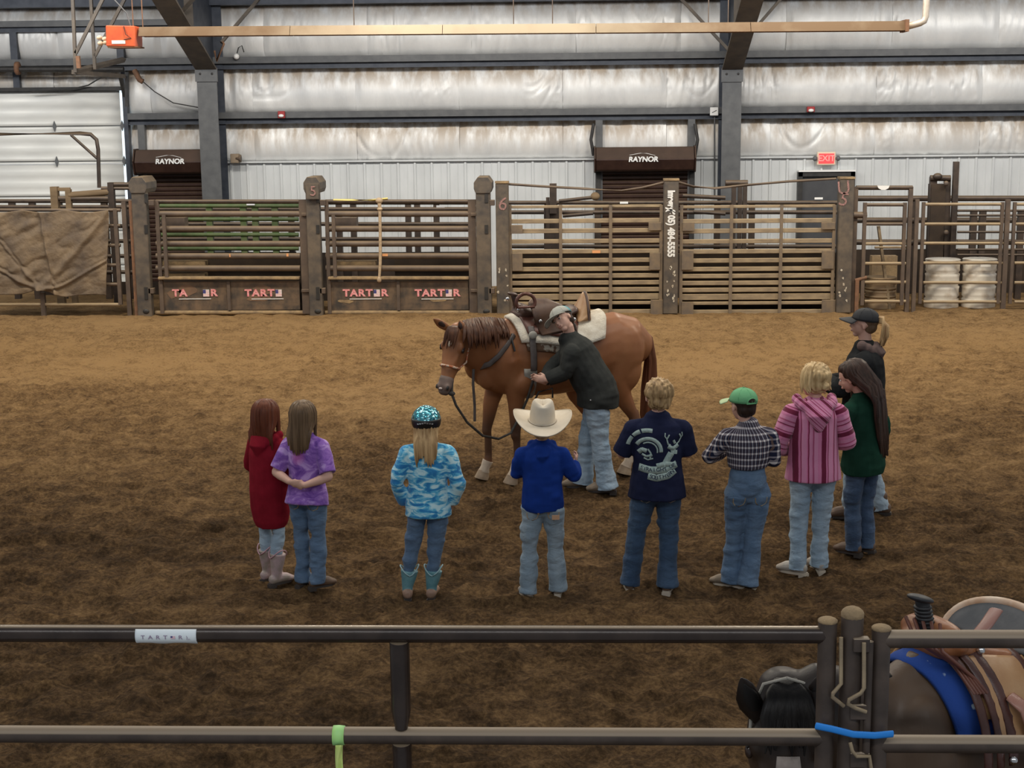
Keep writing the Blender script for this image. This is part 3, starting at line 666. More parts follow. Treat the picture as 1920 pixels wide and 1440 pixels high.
tag(MB().grid(tarpfn(0), 130, 80, tarpfn(.012)).build('brown_tarp', M('dusty_tarp', (.115, .085, .062), (.235, .170, .105), 2.6, .85, bs=.5, bsc=14, bd=.03), None), 'dusty brown tarp tied over the pipe panel at the far left', 'tarp')
# elevated frame behind tarp, loop pipe
lf = root('catwalk_frame', 150, 'brown timber and pipe catwalk frame above the tarp', 'frame', CH + 1)
Yb = CH + 1.0
vbar(lf, 102, 350, 572, .12, m_wood, Yb, 'post'); vbar(lf, 128, 355, 572, .09, m_wood, Yb, 'post'); hbar(lf, 98, 132, 355, .06, m_wood, Yb, 'cap')
hpipe(lf, 130, 205, 366, .055, m_wood, Yb, 'handrail', 360); hpipe(lf, 105, 205, 372, .04, m_steel, Yb, 'handrail'); vbar(lf, 208, 342, 572, .10, m_steel_d, Yb, 'post')
hpipe(lf, 205, 256, 346, .04, m_steel_d, Yb, 'handrail'); hpipe(lf, 190, 256, 353, .03, m_steel, Yb, 'handrail')
q = MB(); A = [(-20, 252), (150, 250), (170, 252), (181, 262), (184, 280), (186, 352)]
lo = root('pipe_arch', 185, 'tall rounded pipe arch in front of the white overhead door', 'frame', CH + 2)
MB().tube([wp(a, b, CH + 2) for a, b in A], .035, 10).build('bent_pipe', m_steel_d, lo, True); MB().tube([wp(133, 253, CH + 2), wp(182, 297, CH + 2)], .025, 8).build('diagonal_pipe', m_steel_d, lo, True)
# ---------------- back alley fences behind the gates
def back_fence(x0, x1, Y, rails, posts, label, m, pm=None, sheet=None, rad=.035, cat='fence'):
    r = root('alley_fence', (x0 + x1) / 2, label, cat, Y)
    for py in rails: hpipe(r, x0, x1, py, rad, m, Y)
    for px in posts: vbar(r, px, min(rails) - 1, 560, .10, pm or m, Y + .04, 'upright')
    if sheet:
        a, b = wp(x0, sheet, Y + .08), wp(x1, 600, Y + .08); MB().box(((a.x + b.x) / 2, Y + .08, a.z / 2), (b.x - a.x, .03, a.z)).build('lower_sheet', m_brown2, r, True, False)
    return r
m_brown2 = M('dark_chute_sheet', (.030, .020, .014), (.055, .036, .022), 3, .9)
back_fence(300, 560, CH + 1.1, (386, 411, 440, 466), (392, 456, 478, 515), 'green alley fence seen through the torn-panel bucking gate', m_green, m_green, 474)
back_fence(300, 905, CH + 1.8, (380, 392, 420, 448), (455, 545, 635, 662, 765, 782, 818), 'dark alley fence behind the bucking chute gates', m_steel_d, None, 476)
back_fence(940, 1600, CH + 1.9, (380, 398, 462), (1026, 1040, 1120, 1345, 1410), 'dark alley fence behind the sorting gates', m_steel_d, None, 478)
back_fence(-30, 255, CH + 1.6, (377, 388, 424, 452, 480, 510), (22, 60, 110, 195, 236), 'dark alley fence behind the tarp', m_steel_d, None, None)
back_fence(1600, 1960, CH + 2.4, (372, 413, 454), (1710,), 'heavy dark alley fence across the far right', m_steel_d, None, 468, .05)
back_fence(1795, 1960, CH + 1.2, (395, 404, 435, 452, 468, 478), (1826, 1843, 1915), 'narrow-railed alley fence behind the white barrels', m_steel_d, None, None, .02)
MB().box(((wp(-30, 560).x + wp(255, 560).x) / 2, CH + 3.0, .12), (3, .05, .24)).build('mud_board', m_brown2, [o for o in COL.objects if o.name == 'alley_fence.003'][0], True, False)
# dark-coloured boards stand in for shade in the chutes, then plates and shelves
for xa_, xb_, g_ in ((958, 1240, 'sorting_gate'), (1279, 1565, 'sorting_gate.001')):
    a, b = wp(xa_, 476, CH + .4), wp(xb_, 596, CH + .4); MB().box(((a.x + b.x) / 2, CH + .4, a.z / 2), (b.x - a.x, .03, a.z)).build('shade_board', m_brown2, bpy.data.objects[g_], True, False)
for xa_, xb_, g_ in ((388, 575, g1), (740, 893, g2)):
    a, b = wp(xa_, 485, CH + .6), wp(xb_, 596, CH + .6); MB().box(((a.x + b.x) / 2, CH + .6, a.z / 2), (b.x - a.x, .03, a.z)).build('shade_board', m_brown2, g_, True, False)
for (a, b, c, d), nm, g in (((305, 408, 350, 425), 'splash_plate', g1), ((305, 489, 388, 500), 'mud_shelf', g1), ((628, 408, 670, 425), 'splash_plate', g2), ((628, 489, 706, 498), 'mud_shelf', g2), ((305, 512, 388, 518), 'mud_shelf', g1)):
    pa, pb = wp(a, b, CH + .5), wp(c, d, CH + .5); MB().box((pa + pb) / 2, (pb.x - pa.x, .25, pa.z - pb.z)).build(nm, m_dirtsteel if 'mud' in nm else m_steel, g, True, False)
sg = root('sliding_gate_post', 1034, 'dark sliding-gate latch post behind the left sorting gate', 'post', CH + 1.5)
vbar(sg, 1037, 344, 400, .12, m_steel_d, CH + 1.5, 'post'); vbar(sg, 1027, 370, 430, .06, m_steel_d, CH + 1.5, 'post'); vbar(sg, 1036, 385, 566, .30, m_steel_d, CH + 1.55, 'plate', .05)
hpipe(sg, 1048, 1112, 377, .03, m_steel_d, CH + 1.5, 'rod', 370); hpipe(sg, 1055, 1112, 405, .03, m_steel_d, CH + 1.5, 'rod', 400); MB().ell(wp(1116, 368, CH + 1.5), (.08, .06, .07)).build('hook', m_wood, sg, True)
for px, py, k in ((1170, 380, 1), (1535, 372, 2), (470, 383, 3), (826, 387, 4)):
    MB().box(wp(px, py, CH + 1.05 if k > 2 else CH + 1.85), (.14, .01, .035)).build('white_tag', m_white, bpy.data.objects[{1: 'alley_fence.002', 2: 'alley_fence.002', 3: 'alley_fence', 4: 'alley_fence.001'}[k]], True, False)
# ---------------- right pens
m_bar_w = M('scuffed_white_barrel', (.72, .68, .60), (.40, .30, .20), 3.5, .5, bs=.3, bsc=12, lo=.48, hi=.75)
m_bar_b = M('dirty_brown_barrel', (.26, .18, .11), (.36, .26, .15), 4, .7)
def barrel(px, Y, wpx, label, m, ztop):
    p = wp(px, 560, Y); r = wpx * S_CH * (Y / CH) / 2; q = MB()
    prof = [(0, 0), (r * .97, 0), (r, .02)]
    for k in (.22, .48, .74): prof += [(r * .97, ztop * k - .07), (r * 1.0, ztop * k - .03), (r * .90, ztop * k - .005), (r * 1.0, ztop * k + .03), (r * .97, ztop * k + .07)]
    prof += [(r, ztop - .03), (r * .97, ztop), (r * .9, ztop - .015), (0, ztop - .02)]
    o = thing('steel_drum', (p.x, Y, 0), label, 'barrel', None)
    q.lathe(prof, (p.x, Y, 0), 28); q.build('drum_body', m, o, True); MB().lathe([(r * .98, -.012), (r * 1.03, 0), (r * .98, .012)], (p.x, Y, ztop), 28).build('rim', m, o, True); return o
barrel(1765, CH + .55, 63, 'white scuffed drum, left of the two white ones', m_bar_w, wp(1765, 487, CH + .5).z)
bb = barrel(1834, CH + .55, 62, 'white scuffed drum with a pale sticker, right of the two', m_bar_w, wp(1765, 487, CH + .5).z)
MB().box(wp(1848, 498, CH + .19), (.16, .01, .04)).build('sticker', m_white, bb, True, False)
barrel(1650, CH + .5, 58, 'dusty brown drum in the pen by the chalk-marked post', m_bar_b, wp(1650, 520, CH + .5).z)
tag(MB().box(wp(1655, 535, CH + .95), (.42, .2, 1.0)).build('dirt_caked_block', m_dirtsteel, None, smooth=False), 'dirt-caked upright block behind the brown drum', 'block')
tag(MB().bar(wp(1647, 424, CH + .3), wp(1668, 583, CH + .3), .04, .09, up=(0, 1, 0)).build('leaning_board', m_slat, None, smooth=False), 'narrow board leaning upright behind the pen gate', 'board')
pg = root('pen_gate', 1660, 'narrow pen gate with a tall pipe frame right of the chalk-marked post', 'gate')
for px in (1605, 1708): vbar(pg, px, 350, 592, .065, m_steel, CH + .02, 'frame_post')
hpipe(pg, 1605, 1711, 352, .036, m_steel_d, CH + .02, 'header'); MB().prism([wp(a, b, CH - .04) for a, b in ((1645, 348), (1668, 348), (1666, 353), (1660, 356), (1653, 356), (1647, 353))], (0, .01, 0)).build('white_plate', m_white, pg, True, False)
for px in (1622, 1697): vbar(pg, px, 380, 572, .055, m_steel, CH - .05, 'gate_stile')
for py in (384, 420, 457, 494, 529, 565): hpipe(pg, 1621, 1698, py, .026, m_steel if py < 430 else m_slat, CH - .05)
hpipe(pg, 1600, 1625, 403, .05, m_steel, CH - .03, 'latch'); hpipe(pg, 1603, 1625, 526, .03, m_rust, CH - .06, 'latch', 520); vbar(pg, 1607, 524, 590, .06, m_rust, CH - .06, 'latch_rod')
hpipe(pg, 1640, 1700, 464, .02, m_slat, CH + .1, 'bar')
vbar(None, 1720, 374, 592, .06, m_steel, CH, 'gate_stake')
tag(COL.objects['gate_stake'], 'slim steel stake between the pen gate and the barrel panel', 'post')
def panel(x0, x1, rails, label):
    r = root('livestock_panel', (x0 + x1) / 2, label, 'fence')
    for py in rails: hpipe(r, x0, x1, py, .024, m_slat)
    for px in (x0 + 1, x1 - 1): vbar(r, px, rails[0] - 4, rails[-1] + 3, .05, m_steel, None, 'stile')
    return r
panel(1731, 1881, (383, 420, 456, 493, 530, 566), 'pipe panel in front of the two white barrels')
panel(1902, 2000, (383, 420, 456, 493, 530, 566), 'pipe panel cut by the right edge of the frame')
tag(vbar(None, 1890, 374, 592, .07, m_steel, CH - .02, 'panel_post'), 'dusty steel post right of the two white barrels', 'post')
hy = root('hydraulic_post', 1768, 'dark machinery uprights with pins behind the white barrels', 'machinery', CH + 1.6)
vbar(hy, 1750, 332, 564, .11, m_steel_d, CH + 1.6, 'upright'); vbar(hy, 1757, 345, 564, .24, m_brown2, CH + 1.65, 'plate'); vbar(hy, 1776, 338, 564, .10, m_steel_d, CH + 1.6, 'upright', px2=1773)
vbar(hy, 1793, 303, 564, .09, m_steel_d, CH + 1.5, 'tall_upright'); hpipe(hy, 1744, 1782, 334, .05, m_steel_d, CH + 1.55, 'cross_head'); MB().ell(wp(1758, 331, CH + 1.5), (.08, .06, .06)).build('pin_head', m_steel_d, hy, True)
for py in (344, 436): MB().ell(wp(1774, py, CH + 1.45), (.045, .04, .045)).build('pin', m_steel, hy, True)
dk = root('hydraulic_post', 1388, 'dark latch hardware behind the right sorting gate', 'machinery', CH + 1.4)
for px in (1376, 1388, 1397): vbar(dk, px, 340 + (px % 7), 564, .07, m_steel_d, CH + 1.4, 'upright')
hpipe(dk, 1280, 1360, 367, .035, m_steel_d, CH + 1.4, 'rod', 371); hpipe(dk, 1360, 1402, 343, .05, m_steel_d, CH + 1.4, 'cross_head'); hpipe(dk, 1300, 1360, 397, .03, m_steel_d, CH + 1.4, 'rod', 401)
# ================================================================ near fence
def np_(px, py, dy=0): return W(px, py, NF + dy)
t = Mt('near_pipe_paint'); f = t.noise(9, 5); c = t.mix(t.step(f, .35, .7), (.030, .020, .016), (.055, .038, .030)); c = t.dust(c, (.22, .165, .11), t.step(t.noise(3, 3, t.mapped((.4, 1, 1))), .15, .3), .80, .90)
m_np = t.out(c, .26, .2, t.noise(120, 3), .12, .002)
t = Mt('near_pipe_dusty'); f = t.noise(9, 5); c = t.mix(t.step(f, .35, .7), (.055, .040, .032), (.10, .072, .056)); c = t.dust(c, (.27, .205, .14), 1.0, .34, .46); m_npd = t.out(c, .5, .1, t.noise(120, 3), .15, .002)
SN = (np_(1000, 1200) - np_(900, 1200)).length / 100
nf = thing('pipe_fence', (np_(700, 1300).x, NF, 0), 'dark pipe panel running across the foreground from the left', 'fence')
zr = [np_(960, 1189).z, np_(960, 1380).z]; dz = zr[0] - zr[1]; zr += [zr[1] - dz, zr[1] - 2 * dz, zr[1] - 3 * dz]
xl, xr = np_(-60, 1189).x, np_(1552, 1189).x
for i, z in enumerate(zr):
    MB().tube([(xl, NF, z), (xr, NF, z)], .027, 20).build('rail', m_np if i == 0 else m_npd, nf, True)
xp = np_(751, 1290).x
for i in range(len(zr)):                                  # spacer post, pinched where it meets each rail
    zt = zr[i] - (.02 if i == 0 else .02); zb = (zr[i + 1] if i + 1 < len(zr) else 0) + .015
    MB().loft([(xp, NF - .004, zt), (xp, NF, zt - .03), (xp, NF, zb + .07), (xp, NF - .004, zb + .01)], [.031, .031, .031, .020 if i == 0 else .024], n=16, dome=False).build('spacer_post', m_np, nf, True)
xe1 = np_(1551, 1200).x
MB().loft([(xe1, NF, 0), (xe1, NF, np_(1551, 1162).z)], .029, n=18, dome=False).build('end_post', m_npd, nf, True)
MB().ell((xe1, NF, np_(1551, 1164).z), (.031, .031, .012)).build('post_cap', m_dirtsteel, nf, True)
sp = thing('pin_post', (np_(1597, 1300).x, NF - .01, 0), 'round-capped steel post between the foreground panels', 'post')
xs = np_(1597, 1200).x; MB().loft([(xs, NF, 0), (xs, NF, np_(1597, 1152).z)], .034, n=20, dome=False).build('post', m_npd, sp, True)
MB().ell((xs, NF, np_(1597, 1152).z), (.036, .036, .026)).build('dome_cap', m_dirtsteel, sp, True)
xs2 = np_(1627, 1200).x; MB().loft([(xs2, NF - .03, np_(1627, 1440).z - .3), (xs2, NF - .03, np_(1627, 1196).z)], .012, n=10, dome=False).build('hinge_rod', m_npd, sp, True)
MB().box(np_(1614, 1208, -.03), (.05, .03, .045)).build('hinge_lug', m_npd, sp, True, False, .003)
for py in (1335, 1425): MB().box(np_(1612, py, -.035), (.06, .012, .05)).build('weld_plate', m_npd, sp, True, False, .003)
MB().tube([np_(1620, 1205, -.05), np_(1620, 1290, -.055), np_(1614, 1300, -.06), np_(1592, 1312, -.065), np_(1590, 1320, -.065), np_(1604, 1328, -.06), np_(1624, 1335, -.055)], .0065, 8).build('latch_hook', m_slat, sp, True)
MB().tube([np_(1577, 1195, -.03), np_(1577, 1282, -.03), np_(1562, 1300, -.045), np_(1561, 1307, -.045), np_(1572, 1316, -.045), np_(1582, 1324, -.04)], .0065, 8).build('latch_hook', m_slat, sp, True)
MB().tube([np_(1594, 1392, -.05), np_(1598, 1408, -.06), np_(1606, 1418, -.06), np_(1630, 1418, -.05), np_(1634, 1445, -.05)], .006, 8).build('latch_hook', m_slat, sp, True)
n2 = thing('pipe_fence', (np_(1800, 1300).x, NF, 0), 'dark pipe panel at the right, in front of the saddled bay horse', 'fence')
xa2 = np_(1652, 1200).x
MB().loft([(xa2, NF, 0), (xa2, NF, np_(1652, 1176).z)], .029, n=18, dome=False).build('end_post', m_npd, n2, True)
MB().ell((xa2, NF, np_(1652, 1178).z), (.031, .031, .012)).build('post_cap', m_dirtsteel, n2, True)
za, zb = np_(1800, 1198).z, np_(1800, 1395).z
for z in (za, zb, zb - dz, zb - 2 * dz): MB().tube([(xa2, NF, z), (np_(2050, 1198).x, NF, z)], .028, 20).build('rail', m_npd, n2, True)
# blue band, tape, label
m_blue = M('blue_band', (.02, .26, .80), None, rough=.5, bs=.1)
pts = [np_(1530, 1361, -.045), np_(1560, 1367, -.05), np_(1600, 1377, -.06), np_(1640, 1379, -.055), np_(1674, 1376, -.045)]
tag(MB().loft(pts, .004, .0115, U=(0, 1, 0), n=10).build('blue_band', m_blue, None), 'bright blue band tying the foreground fence posts together', 'strap')
tp = thing('flagging_tape', np_(636, 1388, -.03), 'lime green flagging tape knotted on the second foreground rail', 'tape')
m_lime = M('lime_tape', (.48, .85, .25), (.38, .75, .3), 20, .5, bs=.2)
q = MB(); q.lathe([(.031, -.018), (.032, 0), (.030, .018)], (np_(636, 1388).x, NF, zr[1]), 18, Matrix.Rotation(PI / 2, 3, 'Y')); q.build('wrap', m_lime, tp, True)
m_lime2 = M('yellow_tape', (.72, .82, .26), (.55, .7, .2), 20, .5, bs=.2)
def tapef(o):
    def f(u, v):
        p = np_(629 + 14 * u + 3 * v - 2 * math.sin(v * 3), 1397 + 60 * v, -.04 + .006 * math.sin(u * 7 + v * 5) + o); return p
    return f
MB().grid(tapef(0), 6, 12, tapef(.002)).build('tail', m_lime2, tp, True)
lb = thing('maker_label', np_(315, 1192, -.03), 'white sticker with lettering wrapped on the foreground top rail', 'label')
def labf(o):
    def f(u, v):
        a = math.radians(-65 + 112 * v); r = .0285 + o; x = np_(258 + 114 * u, 1190).x; return (x, NF - math.cos(a) * r, zr[0] + math.sin(a) * r + (.002 * math.sin(u * 11) if v == 0 else 0))
    return f
MB().grid(labf(.001), 24, 10, labf(0)).build('sticker', M('white_sticker', (.82, .88, .90), None, rough=.4, bs=.05), lb, True)
m_ink = M('faded_ink', (.30, .22, .33), None, bs=0)
a0, a1 = np_(268, 1192).x, np_(352, 1192).x
for i, ch in enumerate('TARTER'):
    x = a0 + (a1 - a0) * (i + .35) / 6
    if i == 4:
        MB().box((x, NF - .0297, zr[0] - .002), (.014, .001, .009)).build('flag_field', M('pale_red', (.75, .5, .55), None, bs=0), lb, True, False); MB().box((x - .004, NF - .0304, zr[0]), (.006, .001, .005)).build('flag_canton', m_navyprint, lb, True, False)
    else: text(ch, 'lettering', m_ink, lb, (x, NF - .0302, zr[0] - .002), .017, (1, 0, 0), (0, 0, 1), .0003, offset=.0001, sx=1.25)
text(')_', 'lettering', m_ink, lb, (np_(357, 1192).x, NF - .0302, zr[0] - .002), .014, (1, 0, 0), (0, 0, 1), .0003)
# ================================================================ cloth and skin materials
m_skin = M('skin', (.62, .36, .27), (.68, .41, .31), 8, .55, bs=.05)
m_lip = M('lip', (.50, .20, .17), None, rough=.5, bs=0)
m_eyew = M('eye_white', (.75, .72, .68), None, rough=.3, bs=0); m_eyed = M('eye_iris', (.04, .025, .02), None, rough=.2, bs=0)
def hairmat(name, a, b):
    t = Mt(name); p = t.mapped((38, 38, 1.6)); f = t.noise(1.0, 4, p); return t.out(t.mix(t.step(f, .3, .7), a, b), .42, 0, f, .35, .006, spec=.22)
def denim(name, a, b, fade=None):
    t = Mt(name); f = t.noise(5, 5, t.mapped((1, 1, .5)), .6); c = t.mix(t.step(f, .35, .68), a, b)
    w = t.noise(260, 2); return t.out(c, .85, 0, t.math('ADD', t.math('MULTIPLY', w, .1), t.noise(13, 5, t.mapped((1, 1, 1.7)), .6, .6)), .55, .022, .1, spec=.2)
d_light = denim('light_denim', (.26, .36, .46), (.42, .52, .60)); d_mid = denim('mid_denim', (.085, .145, .24), (.15, .225, .33))
d_dark = denim('dark_denim', (.045, .075, .135), (.085, .13, .21)); d_ltblue = denim('faded_denim', (.22, .30, .37), (.36, .43, .48)); d_navy = denim('navy_denim', (.035, .065, .12), (.065, .11, .18))
def cloth(name, a, b=None, sc=9): return M(name, a, b, sc, .95, 0, .3, 90, .003, sheen=0, spec=.1)
c_red = cloth('crimson_fleece', (.28, .014, .028), (.21, .010, .020)); c_blue = cloth('royal_blue_fleece', (.012, .045, .27), (.010, .035, .20))
c_navy = cloth('navy_cotton', (.018, .022, .055), (.013, .016, .04)); c_green = cloth('forest_green_fleece', (.014, .055, .035), (.010, .04, .025))
c_black = cloth('black_fleece', (.016, .017, .018), (.024, .025, .026)); c_char = cloth('charcoal_fleece', (.048, .050, .046), (.034, .036, .034)); c_taupe = cloth('taupe_lining', (.15, .105, .095))
def tiedye():
    t = Mt('purple_tie_dye'); f = t.noise(9, 5, t.mapped((1, 1, 1.6)), .6, 1.2); c = t.ramp(f, [(.34, (.15, .055, .33)), (.5, (.30, .14, .50)), (.62, (.52, .33, .70))])
    c = t.mix(t.near((-.02, -.14, .92), .055, .5), c, (.62, .16, .44)); return t.out(c, .85, 0, t.noise(60, 3), .2, .003, .2, spec=.2)
def camo():
    t = Mt('aqua_camo_fleece'); f = t.noise(13, 4, t.mapped((.75, .75, 1.9)), .55, .8); c = t.ramp(f, [(.0, (.015, .09, .28)), (.44, (.03, .24, .54)), (.51, (.12, .50, .74)), (.60, (.60, .86, .92))], False)
    return t.out(c, .85, 0, t.noise(60, 3), .2, .003, .3, spec=.2)
def plaid():
    t = Mt('navy_white_plaid'); x, y, z = t.sep(); u = t.math('ARCTAN2', x, t.math('MULTIPLY', y, -1))
    fx = t.math('FRACT', t.math('MULTIPLY', u, 5.2)); fz = t.math('FRACT', t.math('MULTIPLY', z, 24))
    lx = t.math('LESS_THAN', fx, .30); lz = t.math('LESS_THAN', fz, .30); s = t.math('MULTIPLY', t.math('ADD', lx, lz), .5)
    c = t.ramp(s, [(0, (.014, .018, .045)), (.4, (.26, .24, .27)), (.9, (.72, .68, .66))], True); br = t.math('LESS_THAN', t.math('ABSOLUTE', t.math('SUBTRACT', fx, .65)), .06)
    return t.out(t.mix(t.math('MULTIPLY', br, .5), c, (.25, .15, .1)), .85, 0, t.noise(80, 3), .2, .003, spec=.2)
BAJA = [(0, (.62, .20, .36)), (.14, (.16, .012, .045)), (.32, (.60, .18, .34)), (.38, (.30, .05, .12)), (.42, (.66, .26, .42)), (.60, (.62, .16, .32)), (.64, (.20, .02, .06)), (.68, (.64, .24, .40)), (.80, (.42, .09, .19)), (.86, (.66, .26, .42))]
def baja(name, vec, per):
    t = Mt(name); x, y, z = t.sep(); s = t.math('ADD', t.math('ADD', t.math('MULTIPLY', x, vec[0]), t.math('MULTIPLY', y, vec[1])), t.math('MULTIPLY', z, vec[2]))
    s = t.math('ADD', s, t.math('MULTIPLY', t.noise(14, 2), .006)); f = t.math('FRACT', t.math('MULTIPLY', s, per)); return t.out(t.ramp(f, BAJA, True), .9, 0, t.noise(120, 3), .4, .003, .3, spec=.2)
m_baja_v = baja('pink_striped_weave', (1, 0, 0), 5.4); m_baja_l = baja('pink_banded_sleeve', (.35, 0, 1), 5.6); m_baja_r = baja('pink_banded_sleeve_right', (-.35, 0, 1), 5.6)
m_boot_b = M('brown_boot_leather', (.10, .062, .042), (.16, .10, .065), 12, .6); m_sole = M('dark_sole', (.05, .04, .035), None, bs=0)
m_boot_t = M('dusty_tan_boot', (.26, .20, .14), (.18, .14, .10), 12, .7); m_palesole = M('pale_sole', (.52, .45, .36), None, bs=.2)
# ================================================================ people
SNAP = []
def smooth01(x): x = min(1, max(0, x)); return x * x * (3 - 2 * x)
def rotm(yaw=0, pitch=0, roll=0): return Matrix.Rotation(yaw, 3, 'Z') @ Matrix.Rotation(-pitch, 3, 'X') @ Matrix.Rotation(roll, 3, 'Y')
def wrinkle(a, fx, fz, seed=0, lo=0):
    def f(co):
        p = co * np.array([fx, fx, fz]); n = vnoise(p + seed, 3) * .7 + vnoise(p * 2.1 + seed, 4) * .4
        return n * a
    return f
def hand(q, w, d, pn, L, curl, side):
    """palm, four fingers of unequal length and a thumb; w wrist, d direction, pn palm normal, side: thumb direction sign"""
    w = V(w); d = V(d).normalized(); pn = V(pn); pn = (pn - d * pn.dot(d)).normalized(); s = d.cross(pn) * side
    q.loft([w - d * .12 * L, w + d * .08 * L, w + d * .28 * L, w + d * .46 * L], [.13 * L, .16 * L, .21 * L, .20 * L], [.11 * L, .10 * L, .095 * L, .08 * L], U=s, n=10)
    for k, (o, ln) in enumerate(((.15, .40), (.05, .45), (-.055, .42), (-.15, .33))):
        p = w + d * (.44 - .03 * abs(k - 1)) * L + s * o * L; pts = [p - d * .08 * L, p]; a = curl * .6
        for j, f in enumerate((.46, .31, .23)):
            p = p + (d * math.cos(a) + pn * math.sin(a) + s * o * .25) * ln * f * L; pts.append(p); a += curl
        q.loft(pts, [.048 * L, .05 * L, .047 * L, .042 * L, .034 * L], n=8)
    p = w + d * .10 * L + s * .12 * L; pts = [p, p + (s * .6 + d * .6 + pn * .25) * .17 * L]; pts.append(pts[-1] + (s * .3 + d * .8 + pn * .45) * .17 * L); pts.append(pts[-1] + (d * .8 + pn * .6) * .12 * L)
    q.loft(pts, [.065 * L, .062 * L, .052 * L, .042 * L], n=8)
def footmesh(q, a, yaw, S, long=.135, w=.028, h=.030):
    f = V((-math.sin(yaw), math.cos(yaw), 0)); s = V((f.y, -f.x, 0)); a = V(a)
    g = V((a.x, a.y, 0))
    q.loft([g - f * .028 * S + V((0, 0, h * S)), g + f * .02 * S + V((0, 0, h * S * 1.15)), g + f * .06 * S + V((0, 0, h * S * .95)), g + f * (long - .055) * S + V((0, 0, h * S * .75)), g + f * (long - .035) * S + V((0, 0, h * S * .6))],
           [w * .85 * S, w * .95 * S, w * 1.0 * S, w * 1.0 * S, w * .6 * S], [h * S * .9, h * S * 1.0, h * S * .85, h * S * .65, h * S * .45], U=s, n=12)
    return f, s, g
class P: pass
def person(label, px, fy, hy, rz, o):
    g = G(px, fy); g.z = gz(g.x, g.y)
    top = W(px, hy, g.y).z - o.get('hat_h', 0); S = top - g.z
    lx = o.get('headx', 0)
    r = thing('person', (g.x, g.y, g.z), label, 'person', rz=rz)
    child = o.get('child', True); hh = S / (6.3 if child else 7.4); S0 = S
    p = P(); p.r = r; p.S = S; p.hh = hh; p.o = o
    bend = o.get('bend', 0); side = o.get('side', 0)
    piv = V((0, 0, .52 * S)); Rb = rotm(0, bend, side); off = V(o.get('hips', (0, 0, 0))) * S
    def T(x, y, z):
        v = V((x * S, y * S, z * S)); k = smooth01((z - .46) / .16)
        if bend or side:
            R = rotm(0, bend * k, side * k); v = piv + R @ (v - piv)
        return v + off
    p.T = T; nk = T(0, -.005, .815); hc = T(0, .012, 1 - hh / S / 2); Rh = Rb @ rotm(o.get('hyaw', 0), o.get('hpitch', 0), o.get('hroll', 0))
    hc = hc + V(o.get('headoff', (0, 0, 0))) * S; p.hc = hc; p.Rh = Rh
    sw = o.get('sw', .118); p.sw = sw; bw = o.get('bw', 1.0)
    sh = {s: T(s * sw, 0, .790) for s in (-1, 1)}
    arm = {}
    for s, k in ((-1, 'L'), (1, 'R')):
        e = o.get('el' + k, (s * .150, -.01, .63)); w = o.get('wr' + k, (s * .05, .13, .62)); d = o.get('hd' + k, (-s, .25, 0)); n = o.get('hn' + k, (0, -1, 0))
        arm[s] = (V(e) * S, V(w) * S, V(d), V(n))
    p.arm = arm; p.sh = sh
    lg = {}
    for s, k in ((-1, 'L'), (1, 'R')):
        a = o.get('an' + k, (s * .062, 0)); yw = o.get('ty' + k, -s * .25)
        hip = T(s * .052, 0, .50); an = V((a[0] * S, a[1] * S, .045 * S)); kn = o.get('kn' + k); kn = V(kn) * S if kn else hip.lerp(an, .5) + V((s * .004, .012, .0)) * S
        lg[s] = (hip, kn, an, yw)
    p.lg = lg
    # ---- body: one continuous skin
    q = MB()
    q.loft([T(0, 0, z) for z in (.47, .52, .60, .68, .74, .79, .82)], [x * S * bw for x in (.06, .072, .065, .080, .090, .080, .04)], [x * S * bw for x in (.045, .055, .050, .056, .058, .048, .036)], n=16)
    q.loft([nk - V((0, 0, .02 * S)), nk, hc + Rh @ V((0, -.08 * hh, -.30 * hh)), hc + Rh @ V((0, -.05 * hh, -.1 * hh))], [.036 * S, .031 * S, .030 * S, .03 * S], n=12)
    E = lambda c, rr: q.ell(hc + Rh @ (V(c) * hh), [x * hh for x in rr], Rh, 18, 12)
    E((0, -.06, .12), (.345, .42, .375)); E((0, .09, -.10), (.275, .285, .33)); E((0, .20, -.375), (.12, .11, .095)); E((0, .315, .085), (.2, .055, .045))
    E((.17, .19, -.10), (.085, .1, .09)); E((-.17, .19, -.10), (.085, .1, .09)); E((0, .36, -.265), (.09, .045, .05))
    q.loft([hc + Rh @ (V(c) * hh) for c in ((0, .34, .06), (0, .395, -.05), (0, .43, -.12), (0, .36, -.165))], [.03 * hh, .035 * hh, .05 * hh, .045 * hh], n=8)
    for s in (-1, 1):
        q.loft([hc + Rh @ (V((s * .345, -.04, z)) * hh) for z in (-.12, -.04, .03)], [.05 * hh, .075 * hh, .085 * hh], [.03 * hh] * 3, U=Rh @ V((0, 1, 0)), n=8)
        e, w, d, n = arm[s]
        m = T(s * (sw - .014), 0, .768); q.loft([T(s * .05, 0, .79), m], [.02 * S, .028 * S], n=10); q.ell(m, (.031 * S,) * 3); q.loft([m, m.lerp(e, .5), e], [x * S for x in (.030, .027, .024)], n=12); q.loft([e, e.lerp(w, .35), w], [x * S for x in (.024, .025, .017)], n=12)
        hand(q, w, d, n, .62 * hh if child else .72 * hh, o.get('curl' + ('L' if s < 0 else 'R'), .45), -s if o.get('flip') else s)
        hip, kn, an, yw = lg[s]
        q.loft([hip + V((0, 0, .02 * S)), hip.lerp(kn, .4), kn, kn.lerp(an, .35), an], [x * S for x in (.042, .035, .025, .025, .018)], n=12)
        footmesh(q, an, yw, S, .125, .022, .022)
    q.blob('body', m_skin, r, .0055, 3)
